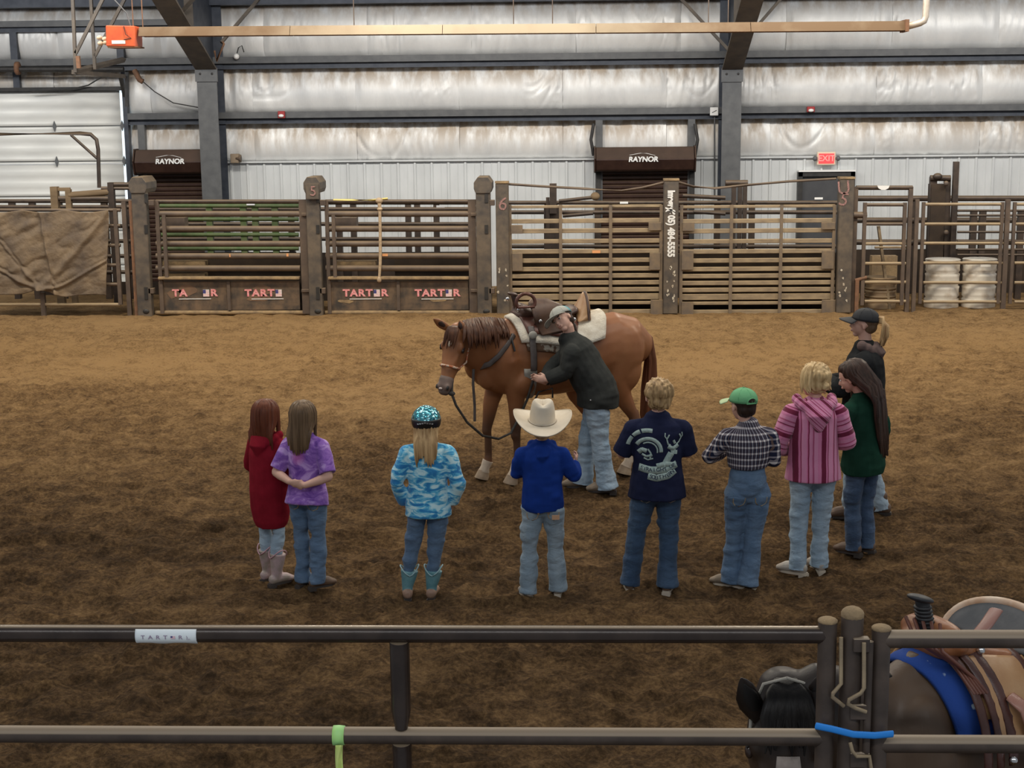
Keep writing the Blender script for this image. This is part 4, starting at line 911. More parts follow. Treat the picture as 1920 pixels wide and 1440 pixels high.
    for s in (-1, 1):
        MB().ell(hc + Rh @ (V((s * .135, .315, .01)) * hh), (.058 * hh, .035 * hh, .032 * hh), Rh).build('eye', m_eyew, r)
        MB().ell(hc + Rh @ (V((s * .135, .34, .01)) * hh), (.028 * hh, .018 * hh, .03 * hh), Rh).build('iris', m_eyed, r.children[-1] if False else r)
        MB().ell(hc + Rh @ (V((s * .14, .345, .095)) * hh), (.085 * hh, .02 * hh, .016 * hh), Rh).build('eyebrow', o['hair'], r)
    MB().ell(hc + Rh @ (V((0, .385, -.262)) * hh), (.085 * hh, .025 * hh, .022 * hh), Rh).build('lips', m_lip, r)
    # ---- trousers
    q = MB(); jw = o.get('jw', 1.0); zt = o.get('waist', .60)
    q.loft([T(0, 0, z) for z in (.475, .50, .53, .57, zt)], [x * S * bw for x in (.075, .094, .098, .092, .084)], [x * S * bw for x in (.065, .080, .080, .070, .064)], n=18, flat1=True)
    cuff = o.get('cuff', .022); cw = o.get('cw', .040)
    for s in (-1, 1):
        hip, kn, an, yw = lg[s]; an2 = V((an.x, an.y, cuff * S))
        q.loft([hip + V((0, 0, .03 * S)), hip + V((0, -.004 * S, -.02 * S)), hip.lerp(kn, .45), kn, kn.lerp(an2, .45), kn.lerp(an2, .85), an2], [x * S * jw for x in (.045, .060, .052, .041, .040, cw * .95, cw)], n=16, flat1=True)
    jo = q.blob('jeans', o['jeans'], r, .0065, 3, wrinkle(.013, 8, 19, len(label)))
    st = o.get('stitch', (.30, .24, .16)); m_st = M('stitching', st, None, bs=0)
    q = MB()
    if o.get('pockets', True):
        for s in (-1, 1):
            hx = lg[s][0].x / S; pz = o.get('pz', .452)
            q = MB(); q.tube([V(((hx + s * .003 + u) * S, 0, (pz + w_) * S)) for u, w_ in ((-.030, .022), (-.029, 0), (-.022, -.012), (0, -.020), (.022, -.010), (.028, .004), (.029, .024))], .0030 * S, 5)
            SNAP.append((q.build('pocket_seam', m_st, r), jo))
    # ---- boots
    for s in (-1, 1):
        hip, kn, an, yw = lg[s]; q = MB(); f, sd, g0 = footmesh(q, an, yw, S)
        if o.get('shaft'):
            hb = o['shaft']; up = (kn - an).normalized()
            q.loft([g0 + V((0, 0, .035 * S)), an + V((0, 0, .02 * S)), an + up * hb * .6 * S, an + up * hb * S], [.026 * S, .029 * S, .038 * S, .046 * S], [.028 * S, .029 * S, .038 * S, .044 * S], U=sd, n=16, flat1=True)
        else: q.loft([g0 + V((0, 0, .03 * S)), an + V((0, 0, .05 * S))], [.026 * S, .027 * S], n=12)
        mf = o.get('foot', o['boot']); b = q.blob('boot', o['boot'], r, .005, 3)
        q = MB(); q.prism([g0 + f * a * S + sd * b_ * S + V((0, 0, .001)) for a, b_ in ((-.046, -.015), (-.02, -.020), (.04, -.024), (.075, -.021), (.100, 0), (.075, .021), (.04, .024), (-.02, .020), (-.046, .015))], (0, 0, .011 * S))
        q.box(g0 - f * .03 * S + V((0, 0, -.004 * S)), (.040 * S, .036 * S, .018 * S), Matrix.Rotation(yw, 3, 'Z')); q.build('sole', o.get('sole', m_sole), b, smooth=False)
        if o.get('shaft') and 'foot' in o:
            q = MB(); q2 = MB(); footmesh(q2, an, yw, S, .138, .0305, .032); q2.blob('boot_foot', o['foot'], b, .005, 3)
        if 'trim' in o:
            up = (kn - an).normalized(); c = an + up * o['shaft'] * S; pts = []
            for k in range(25):
                a = 2 * PI * k / 24; d = f * math.cos(a) * .0475 * S + sd * math.sin(a) * .0475 * S
                pts.append(c + d + V((0, 0, (.026 * abs(math.sin(a)) ** 1.2 - .020 * abs(math.cos(a)) ** 2 + .002) * S)))
            MB().tube(pts, .0035 * S, 6).build('pull_trim', o['trim'], b)
    return p
def torso(p, q, prof, n=20, dome=True):
    """prof: (z, rx, ry, dy)"""
    b = p.o.get('bw', 1.0)
    q.loft([p.T(0, c[3] if len(c) > 3 else 0, c[0]) for c in prof], [c[1] * p.S * b for c in prof], [c[2] * p.S * b for c in prof], U=(1, 0, 0), n=n, flat0=True)
PROF = [(.465, .108, .088), (.50, .107, .086), (.56, .100, .080), (.62, .097, .076), (.70, .104, .078), (.755, .112, .077), (.79, .100, .064), (.815, .060, .050)]
def sleeves(p, q, k=1.0, end=1.0, only=None, sw=0):
    for s in (-1, 1):
        if only and s != only: continue
        e, w, d, n = p.arm[s]; S = p.S; k1 = 1 + (k - 1) * .8; m = p.T(s * (p.sw - .014), 0, .768); t = p.T(s * .05, -.005, .802)
        q.loft([t, m + V((0, 0, .006 * S))], [.022 * S, .036 * S * k1], n=12); q.ell(m, (.040 * S * k1,) * 3, None, 14, 9)
        if end < .6:
            q.loft([m, m.lerp(e, end * 1.1), m.lerp(e, end * 1.75)], [x * S * k for x in (.041, .041, .042)], n=14, flat1=True)
        else:
            el = m.lerp(e, .85); e2 = e.lerp(w, .15)
            q.loft([m, m.lerp(e, .5), el], [x * S * k for x in (.040, .038, .036)], n=14); q.ell(e.lerp((m + w) / 2, .06), (.035 * S * k,) * 3, None, 12, 8)
            q.loft([e2, e.lerp(w, .55), e.lerp(w, .97 * end)], [x * S * k for x in (.035, .033, .029)], n=14, flat1=True)
def shirt(p, m, prof=PROF, k=1.0, end=1.0, a=.008, extra=None, name='shirt', sl=True, vox=.0065, fx=8, fz=13):
    q = MB(); torso(p, q, prof)
    if sl: sleeves(p, q, k, end)
    if extra: extra(q)
    return q.blob(name, m, p.r, vox, 4, wrinkle(a, fx, fz, p.S * 10))
def hood(p, q, w=.075, z=.80, back=-.065, drop=.075):
    T = p.T; S = p.S
    for k in range(11):
        a = PI * (k / 10) ; x = w * math.cos(a); y = back * math.sin(a) ** .7 - .0; zz = z + .022 - .04 * math.sin(a)
        q.ell(T(x, y + .012, zz), (.026 * S, .026 * S, .026 * S), None, 8, 6)
    q.loft([T(0, back * .75, z + .01), T(0, back * 1.15, z - drop * .45), T(0, back * 1.05, z - drop)], [w * .9 * S, w * .72 * S, w * .28 * S], [.028 * S, .036 * S, .02 * S], n=14)
def cap_hair(p, m, vol=1.0, name='hair', disp=.010, face=.0, extra=None):
    """short hair or the mass under a long style"""
    q = MB(); hc, Rh, hh = p.hc, p.Rh, p.hh
    E = lambda c, r: q.ell(hc + Rh @ (V(c) * hh), [x * hh * vol for x in r], Rh, 18, 12)
    E((0, -.13, .165), (.395, .41, .375)); E((0, -.22, -.05), (.34, .29, .30)); E((0, -.02, .30), (.31, .34, .25))
    if extra: extra(q, lambda c: hc + Rh @ (V(c) * hh), hh)
    return q.blob(name, m, p.r, .007, 2, lambda co: (np.abs(vnoise(co * np.array([55, 55, 14]), 3)) - .3) * disp)
def locks(p, m, n, lens, phis=(-1.9, 1.9), spread=1.0, outr=.02, name='long_hair', rad=.06, top=.42, wob=.05, sway=(0, 0), backy=-.60, seed=1, ths=(.10, .45, .8, 1.15, 1.5), r0s=1.0):
    rnd = random.Random(seed); q = MB(); hc, Rh, hh = p.hc, p.Rh, p.hh
    for k in range(n):
        f = (k + rnd.random() * .8) / n; ph = phis[0] + (phis[1] - phis[0]) * f; L = lens(ph) * rnd.uniform(.88, 1.06)
        pts = []; rr = rnd.uniform(.98, 1.06)
        for th in ths: pts.append(V((.405 * r0s * math.sin(ph) * math.sin(th) * rr, -.10 - .45 * r0s * math.cos(ph) * math.sin(th) * rr, .13 + top * math.cos(th))))
        b = pts[-1]; m_ = 5
        for j in range(1, m_ + 1):
            t = j / m_; z = b.z - L * t; dn = smooth01(max(0, (-z) - .1) / .5)
            x = b.x * (1 + (spread - 1) * t) + wob * math.sin(j * 1.3 + k) * .4 * t + sway[0] * t * t
            y = b.y * (1 - dn * .25) + (backy + .12 * abs(math.sin(ph)) - b.y * .75) * dn * (math.cos(ph) > -.2) + sway[1] * t * t
            pts.append(V((x, y, z)))
        r0 = rad * rnd.uniform(.8, 1.25)
        q.loft([hc + Rh @ (v * hh) if i < 5 else hc + (Rh @ V((v.x, v.y, 0)) + V((0, 0, v.z))) * hh for i, v in enumerate(pts)], [r0 * hh * x for x in (.5, .8, 1, 1, 1, 1, 1, .95, .75, .25)], n=6)
    return q.build(name, m, p.r)
def ballcap(p, m, mb=None, rev=False, name='cap', opening=False):
    hc, Rh, hh = p.hc, p.Rh, p.hh; q = MB(); D = lambda c: hc + Rh @ (V(c) * hh)
    def f(o):
        def g(u, v):
            a = 2 * PI * u; th = v * PI * .5; r = 1 + o
            return D((.42 * r * math.sin(th) * math.sin(a), -.06 + .47 * r * math.sin(th) * math.cos(a), .14 + .43 * r * math.cos(th) ** .85))
        return g
    q.grid(f(.0), 36, 12, f(-.05)); c = q.build(name, m, p.r)
    b = MB()
    def g2(o):
        def g(u, v):
            a = (u - .5) * 2.1; rr = .44 + (.30 * math.cos(a * .75)) * v
            return D((rr * math.sin(a) * (1 if v < .01 else .95), -.06 + .02 + (.47 + .42 * v * math.cos(a * .8)) * math.cos(a * .92), .15 - .10 * v + .07 * math.cos(a * 1.3) * 1 - .03 + o))
        return g
    b.grid(g2(0), 18, 6, g2(-.025)); b.build('brim', mb or m, c)
    MB().ell(D((0, -.06, .575)), (.03 * hh, .03 * hh, .02 * hh)).build('button', m, c)
    for k in range(6):
        a = k * PI / 3; MB().tube([D((.424 * math.sin(t) * math.sin(a), -.06 + .474 * math.sin(t) * math.cos(a), .14 + .434 * math.cos(t) ** .85)) for t in (.12, .5, .9, 1.25, 1.5)], .008 * hh, 4).build('seam', m, c)
    return c, D
# 1 red hoodie girl
h_aub = hairmat('auburn_hair', (.085, .022, .010), (.19, .058, .028))
p = person('girl in a long crimson hoodie and pink silver boots, auburn hair', 512, 1100, 752, -.50, dict(hair=h_aub, jeans=d_light, boot=M('pink_silver_boot', (.50, .36, .37), (.32, .27, .22), 16, .45), trim=M('pink_trim', (.55, .32, .36), None, bs=0), shaft=.125, cuff=.13, cw=.036, jw=.86, anL=(-.052, .02), anR=(.045, -.02), tyL=-.1, tyR=-.35, elL=(-.15, .02, .63), elR=(.15, .02, .63), wrL=(-.07, .11, .56), wrR=(.07, .11, .56), pockets=False, sw=.10, headoff=(0, .0, 0), hpitch=.1))
PR = [(.315, .088, .078, .010), (.35, .102, .088, .008), (.42, .114, .094, .005), (.52, .114, .094, .0), (.62, .108, .088), (.72, .106, .084), (.78, .092, .068), (.815, .058, .05)]
shirt(p, c_red, PR, extra=lambda q: hood(p, q), name='hoodie', a=.007, fz=3)
cap_hair(p, h_aub); locks(p, h_aub, 56, lambda a: .85 + .35 * abs(math.sin(a)), (-2.1, 2.1), 1.15, rad=.05, backy=-.52, seed=3)
# 2 purple girl, forearms held behind the back
h_brn = hairmat('light_brown_hair', (.080, .048, .026), (.22, .14, .078))
p = person('girl in a purple tie-dye shirt holding her forearms behind her back', 583, 1115, 754, -.28, dict(hair=h_brn, jeans=d_mid, boot=m_boot_b, sole=m_sole, anL=(-.045, .01), anR=(.045, -.01), tyL=-.35, tyR=-.75, elL=(-.155, -.045, .625), elR=(.150, -.05, .620), wrL=(-.035, -.125, .600), wrR=(.045, -.12, .585), hdL=(1, -.03, -.08), hdR=(-1, -.03, .1), hnL=(0, 1, 0), hnR=(0, 1, 0), cw=.044, sw=.108, headoff=(-.008, 0, 0), bw=.93))
p.m = tiedye()
shirt(p, p.m, [(.455, .128, .104, -.01), (.50, .121, .098), (.56, .107, .084), (.62, .102, .080), (.70, .106, .080), (.755, .110, .077), (.79, .096, .062), (.815, .056, .046)], 1.08, .5, name='tie_dye_shirt', fz=9)
cap_hair(p, h_brn); locks(p, h_brn, 60, lambda a: 1.15 + .15 * math.cos(a * 2), (-2.0, 2.0), .92, rad=.05, seed=5)
# 3 helmet girl
h_bl = hairmat('blonde_hair', (.26, .145, .062), (.78, .53, .27))
m_teal = M('teal_boot_leather', (.10, .26, .30), (.18, .36, .40), 14, .5)
p = person('girl in a shiny helmet, aqua camouflage jacket and turquoise boots', 806, 1118, 766, .02, dict(hair=h_bl, jeans=d_mid, boot=m_teal, foot=M('pinkish_boot_foot', (.40, .25, .18), (.30, .19, .13), 10, .6), trim=M('pale_teal_trim', (.35, .52, .55), None, bs=0), shaft=.105, cuff=.11, cw=.034, anL=(-.115, 0), anR=(.010, 0), tyL=.1, tyR=-.1, elL=(-.158, -.02, .62), elR=(.158, -.02, .62), wrL=(-.125, .05, .50), wrR=(.125, .05, .50), hdL=(.3, .6, -.6), hdR=(-.3, .6, -.6), bw=.98, hips=(0, 0, 0), jw=.92))
p.m = camo(); shirt(p, p.m, [(.445, .118, .092), (.49, .116, .092), (.56, .106, .084), (.62, .104, .080), (.70, .110, .080), (.755, .115, .078), (.79, .102, .064), (.815, .062, .050)], 1.12, name='camouflage_jacket', fz=10, a=.010)
cap_hair(p, h_bl, .90); locks(p, h_bl, 60, lambda a: 1.25 + .12 * math.sin(a * 3), (-1.5, 1.5), .85, rad=.055, backy=-.66, seed=8, ths=(1.25, 1.35, 1.45, 1.5, 1.55), r0s=.86)
hc, Rh, hh = p.hc, p.Rh, p.hh; D = lambda c: hc + Rh @ (V(c) * hh)
t = Mt('mirror_helmet'); vo = _n(t.nt, 'ShaderNodeTexVoronoi'); vo.inputs['Scale'].default_value = 42; t.lk(t.P, vo.inputs['Vector'])
m_hel = t.out(t.mix(t.step(vo.outputs['Distance'], .2, .5), (.45, .80, .86), (.10, .40, .48)), .16, .85, vo.outputs['Distance'], .9, .012)
def hf(o, z0, z1):
    def g(u, v):
        a = 2 * PI * u; th = z0 + (z1 - z0) * v; return D((.47 * (1 + o) * math.sin(th) * math.sin(a), -.06 + .53 * (1 + o) * math.sin(th) * math.cos(a), .13 + .47 * (1 + o) * math.cos(th)))
    return g
hel = MB().grid(hf(0, .02, 1.50), 36, 12, hf(-.05, .02, 1.50)).build('helmet', m_hel, p.r)
m_hb = M('black_helmet_shell', (.012, .011, .011), None, rough=.35, bs=0)
MB().grid(hf(.015, 1.42, 2.02), 36, 6, hf(-.05, 1.42, 2.02)).build('lower_shell', m_hb, hel)
for k in range(7):
    a = PI + (k - 3) * .16; c = D((.485 * math.sin(a), -.06 + .545 * math.cos(a), .14 - .015 * abs(k - 3))); MB().box(c, (.06 * hh, .02 * hh, .04 * hh), Rh @ Matrix.Rotation(-a, 3, 'Z')).build('reflector', m_chrome, hel, smooth=False)
# 4 cowboy hat boy
m_felt = M('cream_felt', (.70, .62, .50), (.60, .52, .40), 6, .85, bs=.1)
p = person('boy in a cream cowboy hat, blue sweatshirt and faded jeans', 1022, 1118, 772, .05, dict(hair=h_bl, jeans=d_ltblue, boot=M('silver_dusty_boot', (.42, .38, .33), (.22, .17, .13), 18, .4), sole=m_palesole, anL=(-.092, -.02), anR=(.070, .03), tyL=.35, tyR=-.15, cw=.047, jw=1.08, elL=(-.148, .05, .66), elR=(.155, .03, .645), wrL=(-.05, .13, .69), wrR=(.165, .10, .70), hdR=(.25, .45, .6), hnR=(-1, 0, .2), curlR=.9, headoff=(.0, 0, -.015), sw=.115, stitch=(.45, .35, .25), hips=(-.01, 0, 0)))
shirt(p, c_blue, [(.475, .112, .086), (.52, .114, .088), (.57, .108, .084), (.62, .106, .080), (.70, .112, .080), (.755, .116, .078), (.79, .104, .066), (.82, .062, .050)], 1.12, name='sweatshirt', extra=lambda q: hood(p, q, .052, .80, -.055, .06), a=.011)
cap_hair(p, h_bl, .93)
hc, Rh, hh = p.hc + V((0, -.01, .015)), p.Rh @ rotm(0, -.18, .03), p.hh; D = lambda c: hc + Rh @ (V(c) * hh)
hat = MB()
def cr(o):
    def g(u, v):
        a = 2 * PI * u; prof = [(.46, 0), (.455, .2), (.43, .42), (.39, .60), (.30, .68), (.12, .64), (.0, .60)]; k = min(5, int(v * 6)); f = v * 6 - k
        r = prof[k][0] * (1 - f) + prof[k + 1][0] * f; z = prof[k][1] * (1 - f) + prof[k + 1][1] * f
        c_, s_ = math.cos(a), math.sin(a); r *= 1 + o; x = r * .92 * s_; y = r * 1.08 * c_
        if v > .5: z += .07 * (abs(s_) ** 2) * (1 - abs(v - .66) * 2) - .05 * math.exp(-(x / .09) ** 2) * (v > .6)
        if v > .35 and c_ > .3: z -= .06 * (v - .35) * c_; x *= 1 - .28 * (v - .35) * c_
        return D((x, y - .05, .24 + z + o * .2))
    return g
hat.grid(cr(0), 40, 18, cr(-.05)); hb_ = hat.build('cowboy_hat', m_felt, p.r)
def brim(o):
    def g(u, v):
        a = 2 * PI * u; r0 = .45; s_, c_ = math.sin(a), math.cos(a); r1 = 1.03 + .06 * abs(c_); r = r0 + (r1 - r0) * v
        x = r * s_ * (1 - .08 * v * v); y = r * c_ * 1.02 - .05; z = .25 + .30 * (abs(s_) ** 2.2) * v ** 1.6 * (1.0 if s_ < 0 else 1.05) - .10 * v * abs(c_) ** 1.5
        return D((x, y, z + o))
    return g
MB().grid(brim(0), 60, 10, brim(-.03)).build('brim', m_felt, hb_)
MB().tube([brim(0)(k / 60, 1.0) for k in range(61)], .014 * hh, 6).build('brim_edge', m_felt, hb_)
MB().tube([D((.455 * math.sin(a) * .94, .455 * math.cos(a) * 1.1 - .05, .275)) for a in [k * PI / 18 for k in range(37)]], .028 * hh, 6).build('hat_band', M('hat_band', (.52, .46, .37), None, bs=0), hb_)
for x in (-.025, .03): MB().box(p.T(x, -.086, .475), (.012, .006, .012)).build('belt_stud', m_chrome, p.r, smooth=False)
MB().box(p.T(.065, -.090, .455), (.05, .006, .03)).build('leather_patch', M('leather_patch', (.55, .33, .2), None, bs=.1), p.r, smooth=False)
# 5 navy t-shirt boy
h_dbl = hairmat('sandy_hair', (.20, .12, .055), (.62, .42, .21))
p = person('boy with sandy hair in a navy T-shirt with a pale deer print', 1226, 1106, 711, .03, dict(hair=h_dbl, jeans=d_navy, boot=m_boot_b, sole=m_palesole, anL=(-.115, .0), anR=(.060, -.03), tyL=.05, tyR=-.25, cw=.046, jw=1.12, bw=1.08, sw=.128, elL=(-.152, .03, .645), elR=(.158, .03, .645), wrL=(-.03, .13, .66), wrR=(.03, .12, .64), hips=(.012, 0, 0), headoff=(-.0, 0, -.002), hyaw=.2, stitch=(.38, .36, .34)))
sh5 = shirt(p, c_navy, [(.45, .126, .104), (.50, .119, .098), (.56, .110, .088), (.62, .104, .080), (.70, .108, .080), (.755, .114, .078), (.79, .104, .066), (.822, .060, .048)], 1.12, .55, name='t_shirt')
cap_hair(p, h_dbl, 1.04, disp=.022)
m_pr = M('pale_mint_print', (.42, .52, .48), (.30, .40, .38), 60, .8, bs=0)
def PT(x, z, o=0): k = 1.30; return V(((x * k + .000) * p.S, -o - .003, (.665 + (z - .635) * k) * p.S))   # pulled onto the shirt's back later
def band(pts, w, nm='print_arc', m=m_pr, o=0):
    q = MB(); q.grid(lambda u, v: PT(*(lambda a: (a[0], a[1]))(_pl(pts, u, (v - .5) * w)), o), 24, 1, lambda u, v: PT(*_pl(pts, u, (v - .5) * w), o + .0015)); ob = q.build(nm, m, p.r); SNAP.append((ob, sh5)); return ob
def _pl(pts, u, off):
    n = len(pts) - 1; k = min(n - 1, int(u * n)); f = u * n - k; a, b = pts[k], pts[k + 1]
    x, z = a[0] + (b[0] - a[0]) * f, a[1] + (b[1] - a[1]) * f; dx, dz = b[0] - a[0], b[1] - a[1]; L = math.hypot(dx, dz) or 1
    return (x - dz / L * off, z + dx / L * off)
arc = lambda cx, cz, r, a0, a1, n=12: [(cx + r * math.cos(a0 + (a1 - a0) * k / n), cz + r * 1.0 * math.sin(a0 + (a1 - a0) * k / n)) for k in range(n + 1)]
cx, cz = -.028, .648
for a0, a1 in ((2.9, 2.45), (2.38, 1.98), (1.90, 1.38)): band(arc(cx, cz, .072, a0, a1), .014)
for a0, a1 in ((.55, .35), (.28, .08), (.0, -.2)): band(arc(cx + .028, cz, .070, a0, a1, 6), .009)
band(arc(cx, cz, .044, -.1, 2.7), .013, 'print_fish'); band(arc(cx, cz, .031, -.2, 2.2), .005, 'print_fish'); band([(-.062, .640), (-.05, .652), (-.034, .648)], .016, 'print_fish'); band([(-.05, .635), (-.035, .628), (-.015, .634)], .008, 'print_fish'); band([(-.03, .655), (-.02, .64), (-.022, .622)], .006, 'print_fish'); band([(-.044, .622), (-.03, .616), (-.012, .622)], .005, 'print_fish')
band([(.045, .705), (.036, .690), (.040, .672), (.050, .668)], .005, 'print_antler'); band([(.082, .705), (.088, .690), (.080, .676), (.070, .668)], .005, 'print_antler'); band([(.036, .69), (.029, .70), (.030, .712)], .004, 'print_antler'); band([(.088, .69), (.093, .698), (.091, .71)], .004, 'print_antler')
band([(.040, .664), (.058, .655), (.078, .666)], .014, 'print_head'); band([(.059, .655), (.060, .635)], .018, 'print_head'); band([(.030, .60), (.040, .62), (.052, .640)], .024, 'print_body'); band([(.00, .595), (.03, .602), (.07, .595)], .018, 'print_body')
band([(-.060, .587), (-.02, .580), (.03, .582), (.072, .598)], .026, 'print_banner'); band([(-.030, .560), (.0, .553), (.04, .560), (.066, .577)], .024, 'print_banner')
m_ink2 = M('navy_lettering', (.02, .03, .06), None, bs=0)
for s_, pts in (('STRAIGHT UP', [(-.055, .5865), (-.02, .5805), (.03, .583), (.066, .597)]), ('SOUTHERN', [(-.024, .559), (.0, .5535), (.04, .561), (.060, .575)])):
    for i, ch in enumerate(s_):
        if ch == ' ': continue
        u = (i + .5) / len(s_); a = _pl(pts, u, 0); b = _pl(pts, min(1, u + .05), 0)
        SNAP.append((text(ch, 'print_lettering', m_ink2, p.r, PT(a[0], a[1], .002), .034 if len(s_) > 9 else .036, (b[0] - a[0], 0, b[1] - a[1]), (0, 0, 1), .0008, offset=.0004, world=False), sh5))
# 6 plaid boy, green cap
p = person('boy in a green cap, navy and white plaid shirt and blue jeans', 1385, 1098, 728, .12, dict(hat_h=.012, hair=hairmat('dark_brown_hair', (.025, .016, .012), (.05, .032, .024)), jeans=d_mid, boot=m_boot_t, sole=m_palesole, anL=(-.035, .03), anR=(.040, -.03), tyL=1.0, tyR=.9, cw=.048, jw=1.1, bw=1.0, sw=.118, side=.0, elL=(-.150, .05, .66), elR=(.165, .0, .645), wrL=(-.06, .13, .67), wrR=(.10, .12, .655), waist=.625, hips=(.035, 0, 0), hyaw=.35, headoff=(-.03, 0, 0), knL=(-.02, .03, .27)))
shirt(p, plaid(), [(.615, .098, .076), (.64, .104, .080), (.70, .110, .082), (.755, .116, .080), (.79, .106, .068), (.815, .066, .052), (.835, .05, .046)], 1.12, name='plaid_shirt', a=.008)
cap_hair(p, p.o['hair'], .93)
m_gc = M('green_cap_cloth', (.12, .37, .17), (.15, .42, .20), 8, .8); c_, D = ballcap(p, m_gc, M('pale_green_brim', (.42, .55, .30), None, bs=0))
MB().ell(D((.0, -.50, .22)), (.12 * p.hh, .03 * p.hh, .10 * p.hh), p.Rh).build('cap_opening', p.o['hair'], c_)
MB().tube([D((.17 * math.cos(a), -.52, .16 + .15 * math.sin(a))) for a in [k * PI / 10 for k in range(11)]], .014 * p.hh, 5).build('opening_edge', m_gc, c_); MB().tube([D((x, -.50 - .03 * math.cos(x * 6), .145)) for x in (-.18, 0, .18)], .022 * p.hh, 5).build('adjuster_strap', m_gc, c_)
# 7 pink striped hoodie girl
h_pb = hairmat('pale_blonde_hair', (.36, .23, .10), (.80, .58, .31))
p = person('girl with blonde hair in a pink and maroon striped hooded pullover', 1519, 1073, 683, .10, dict(hair=h_pb, jeans=d_light, boot=M('white_grey_shoe', (.5, .47, .42), (.35, .3, .25), 9, .6), sole=m_palesole, anL=(-.065, -.02), anR=(.045, .02), tyL=.9, tyR=.2, cw=.044, elL=(-.172, .0, .615), elR=(.165, .0, .63), wrL=(-.10, .11, .58), wrR=(.10, .11, .60), hyaw=.5, sw=.125, hips=(-.0, 0, 0), headoff=(-.005, 0, 0), pockets=False))
shirt(p, m_baja_v, [(.455, .134, .098), (.50, .128, .096), (.56, .120, .090), (.62, .114, .085), (.70, .112, .082), (.755, .113, .078), (.79, .098, .064), (.818, .062, .050)], name='striped_pullover', sl=False, a=.006, fz=6)
for s, m in ((-1, m_baja_l), (1, m_baja_r)):
    q = MB(); sleeves(p, q, 1.22, only=s); q.blob('sleeve', m, p.r, .007, 4, wrinkle(.008, 9, 12, 3))
q = MB(); hood(p, q, .082, .815, -.075, .105); q.blob('hood', baja('pink_hood_weave', (.9, 0, 1), 8), p.r, .007, 4)
cap_hair(p, h_pb, 1.0, disp=.02); q = MB(); q.ell(p.hc + p.Rh @ (V((0, -.44, -.10)) * p.hh), (.16 * p.hh, .14 * p.hh, .14 * p.hh)); q.blob('bun', h_pb, p.r, .006, 2, lambda co: vnoise(co * 60, 3) * .008)
locks(p, h_pb, 16, lambda a: .45, (1.2, 2.2), 1.0, rad=.04, seed=4, name='loose_strand'); locks(p, h_pb, 16, lambda a: .45, (-2.2, -1.2), 1.0, rad=.04, seed=6, name='loose_strand')
# 8 green jacket girl, very long hair
h_dk = hairmat('long_dark_brown_hair', (.022, .013, .010), (.068, .038, .028))
p = person('girl in a dark green jacket with very long dark brown hair', 1612, 1038, 680, .75, dict(hair=h_dk, jeans=d_dark, boot=m_boot_b, sole=m_sole, anL=(-.045, .01), anR=(.045, -.01), tyL=.2, tyR=.3, cw=.044, elL=(-.145, .06, .64), elR=(.150, -.02, .63), wrL=(-.05, .14, .58), wrR=(.06, .13, .57), hyaw=.35, hpitch=.25, hroll=-.12, sw=.11, headoff=(-.03, .03, .0), pockets=False, bend=.06))
shirt(p, c_green, [(.43, .116, .104), (.47, .120, .106), (.54, .114, .098), (.62, .104, .088), (.70, .108, .084), (.755, .112, .078), (.79, .098, .064), (.818, .060, .050)], 1.2, name='fleece_jacket')
cap_hair(p, h_dk, 1.03); locks(p, h_dk, 110, lambda a: 2.65 + .35 * math.cos(a), (-1.7, 2.0), 1.25, rad=.075, backy=-1.05, seed=11, sway=(.42, -.18))
# 9 woman in black cap
p = person('woman in a black cap and black hooded jacket, arms folded, blonde ponytail', 1612, 966, 576, 1.35, dict(child=False, hat_h=.02, hair=h_bl, jeans=d_light, boot=m_boot_b, anL=(-.055, .05), anR=(.055, -.10), tyL=.1, tyR=0, cw=.040, elL=(-.150, .11, .640), elR=(.155, .09, .630), wrL=(.06, .20, .660), wrR=(-.06, .21, .650), hdL=(1, -.1, .25), hdR=(-1, .05, .4), hnL=(0, -1, 0), hnR=(0, -1, 0), sw=.120, bw=1.14, hpitch=-.12))
shirt(p, c_black, [(.44, .104, .092), (.50, .108, .096), (.56, .104, .090), (.62, .100, .086), (.70, .104, .084), (.755, .108, .078), (.79, .096, .064), (.82, .056, .048)], 1.3, name='black_jacket')
q = MB(); hood(p, q, .062, .815, -.055, .05); q.blob('hood', c_taupe, p.r, .007, 4, wrinkle(.005, 10, 10))
cap_hair(p, hairmat('dark_blonde_hair', (.10, .06, .035), (.20, .13, .075)), .93, disp=.006)
c_, D = ballcap(p, M('black_cap_cloth', (.014, .015, .018), (.022, .023, .027), 8, .75)); q = MB()
for k in range(16):
    a = (k % 4 - 1.5) * .05; b = (k // 4 - 1.5) * .05; q.loft([D((a, -.46, .22 + b)), D((a * 1.6, -.62, .24 + b)), D((a * 2.2, -.76 + b, .02)), D((a * 2.4, -.78 + b * 1.3, -.28)), D((a * 1.4, -.72 + b, -.58 - .05 * (k % 3)))], [x * p.hh for x in (.05, .06, .065, .055, .02)], n=6)
q.build('ponytail', h_bl, p.r); MB().ell(D((.38, -.02, .24)), (.02 * p.hh, .03 * p.hh, .025 * p.hh)).build('cap_emblem', m_chrome, c_)
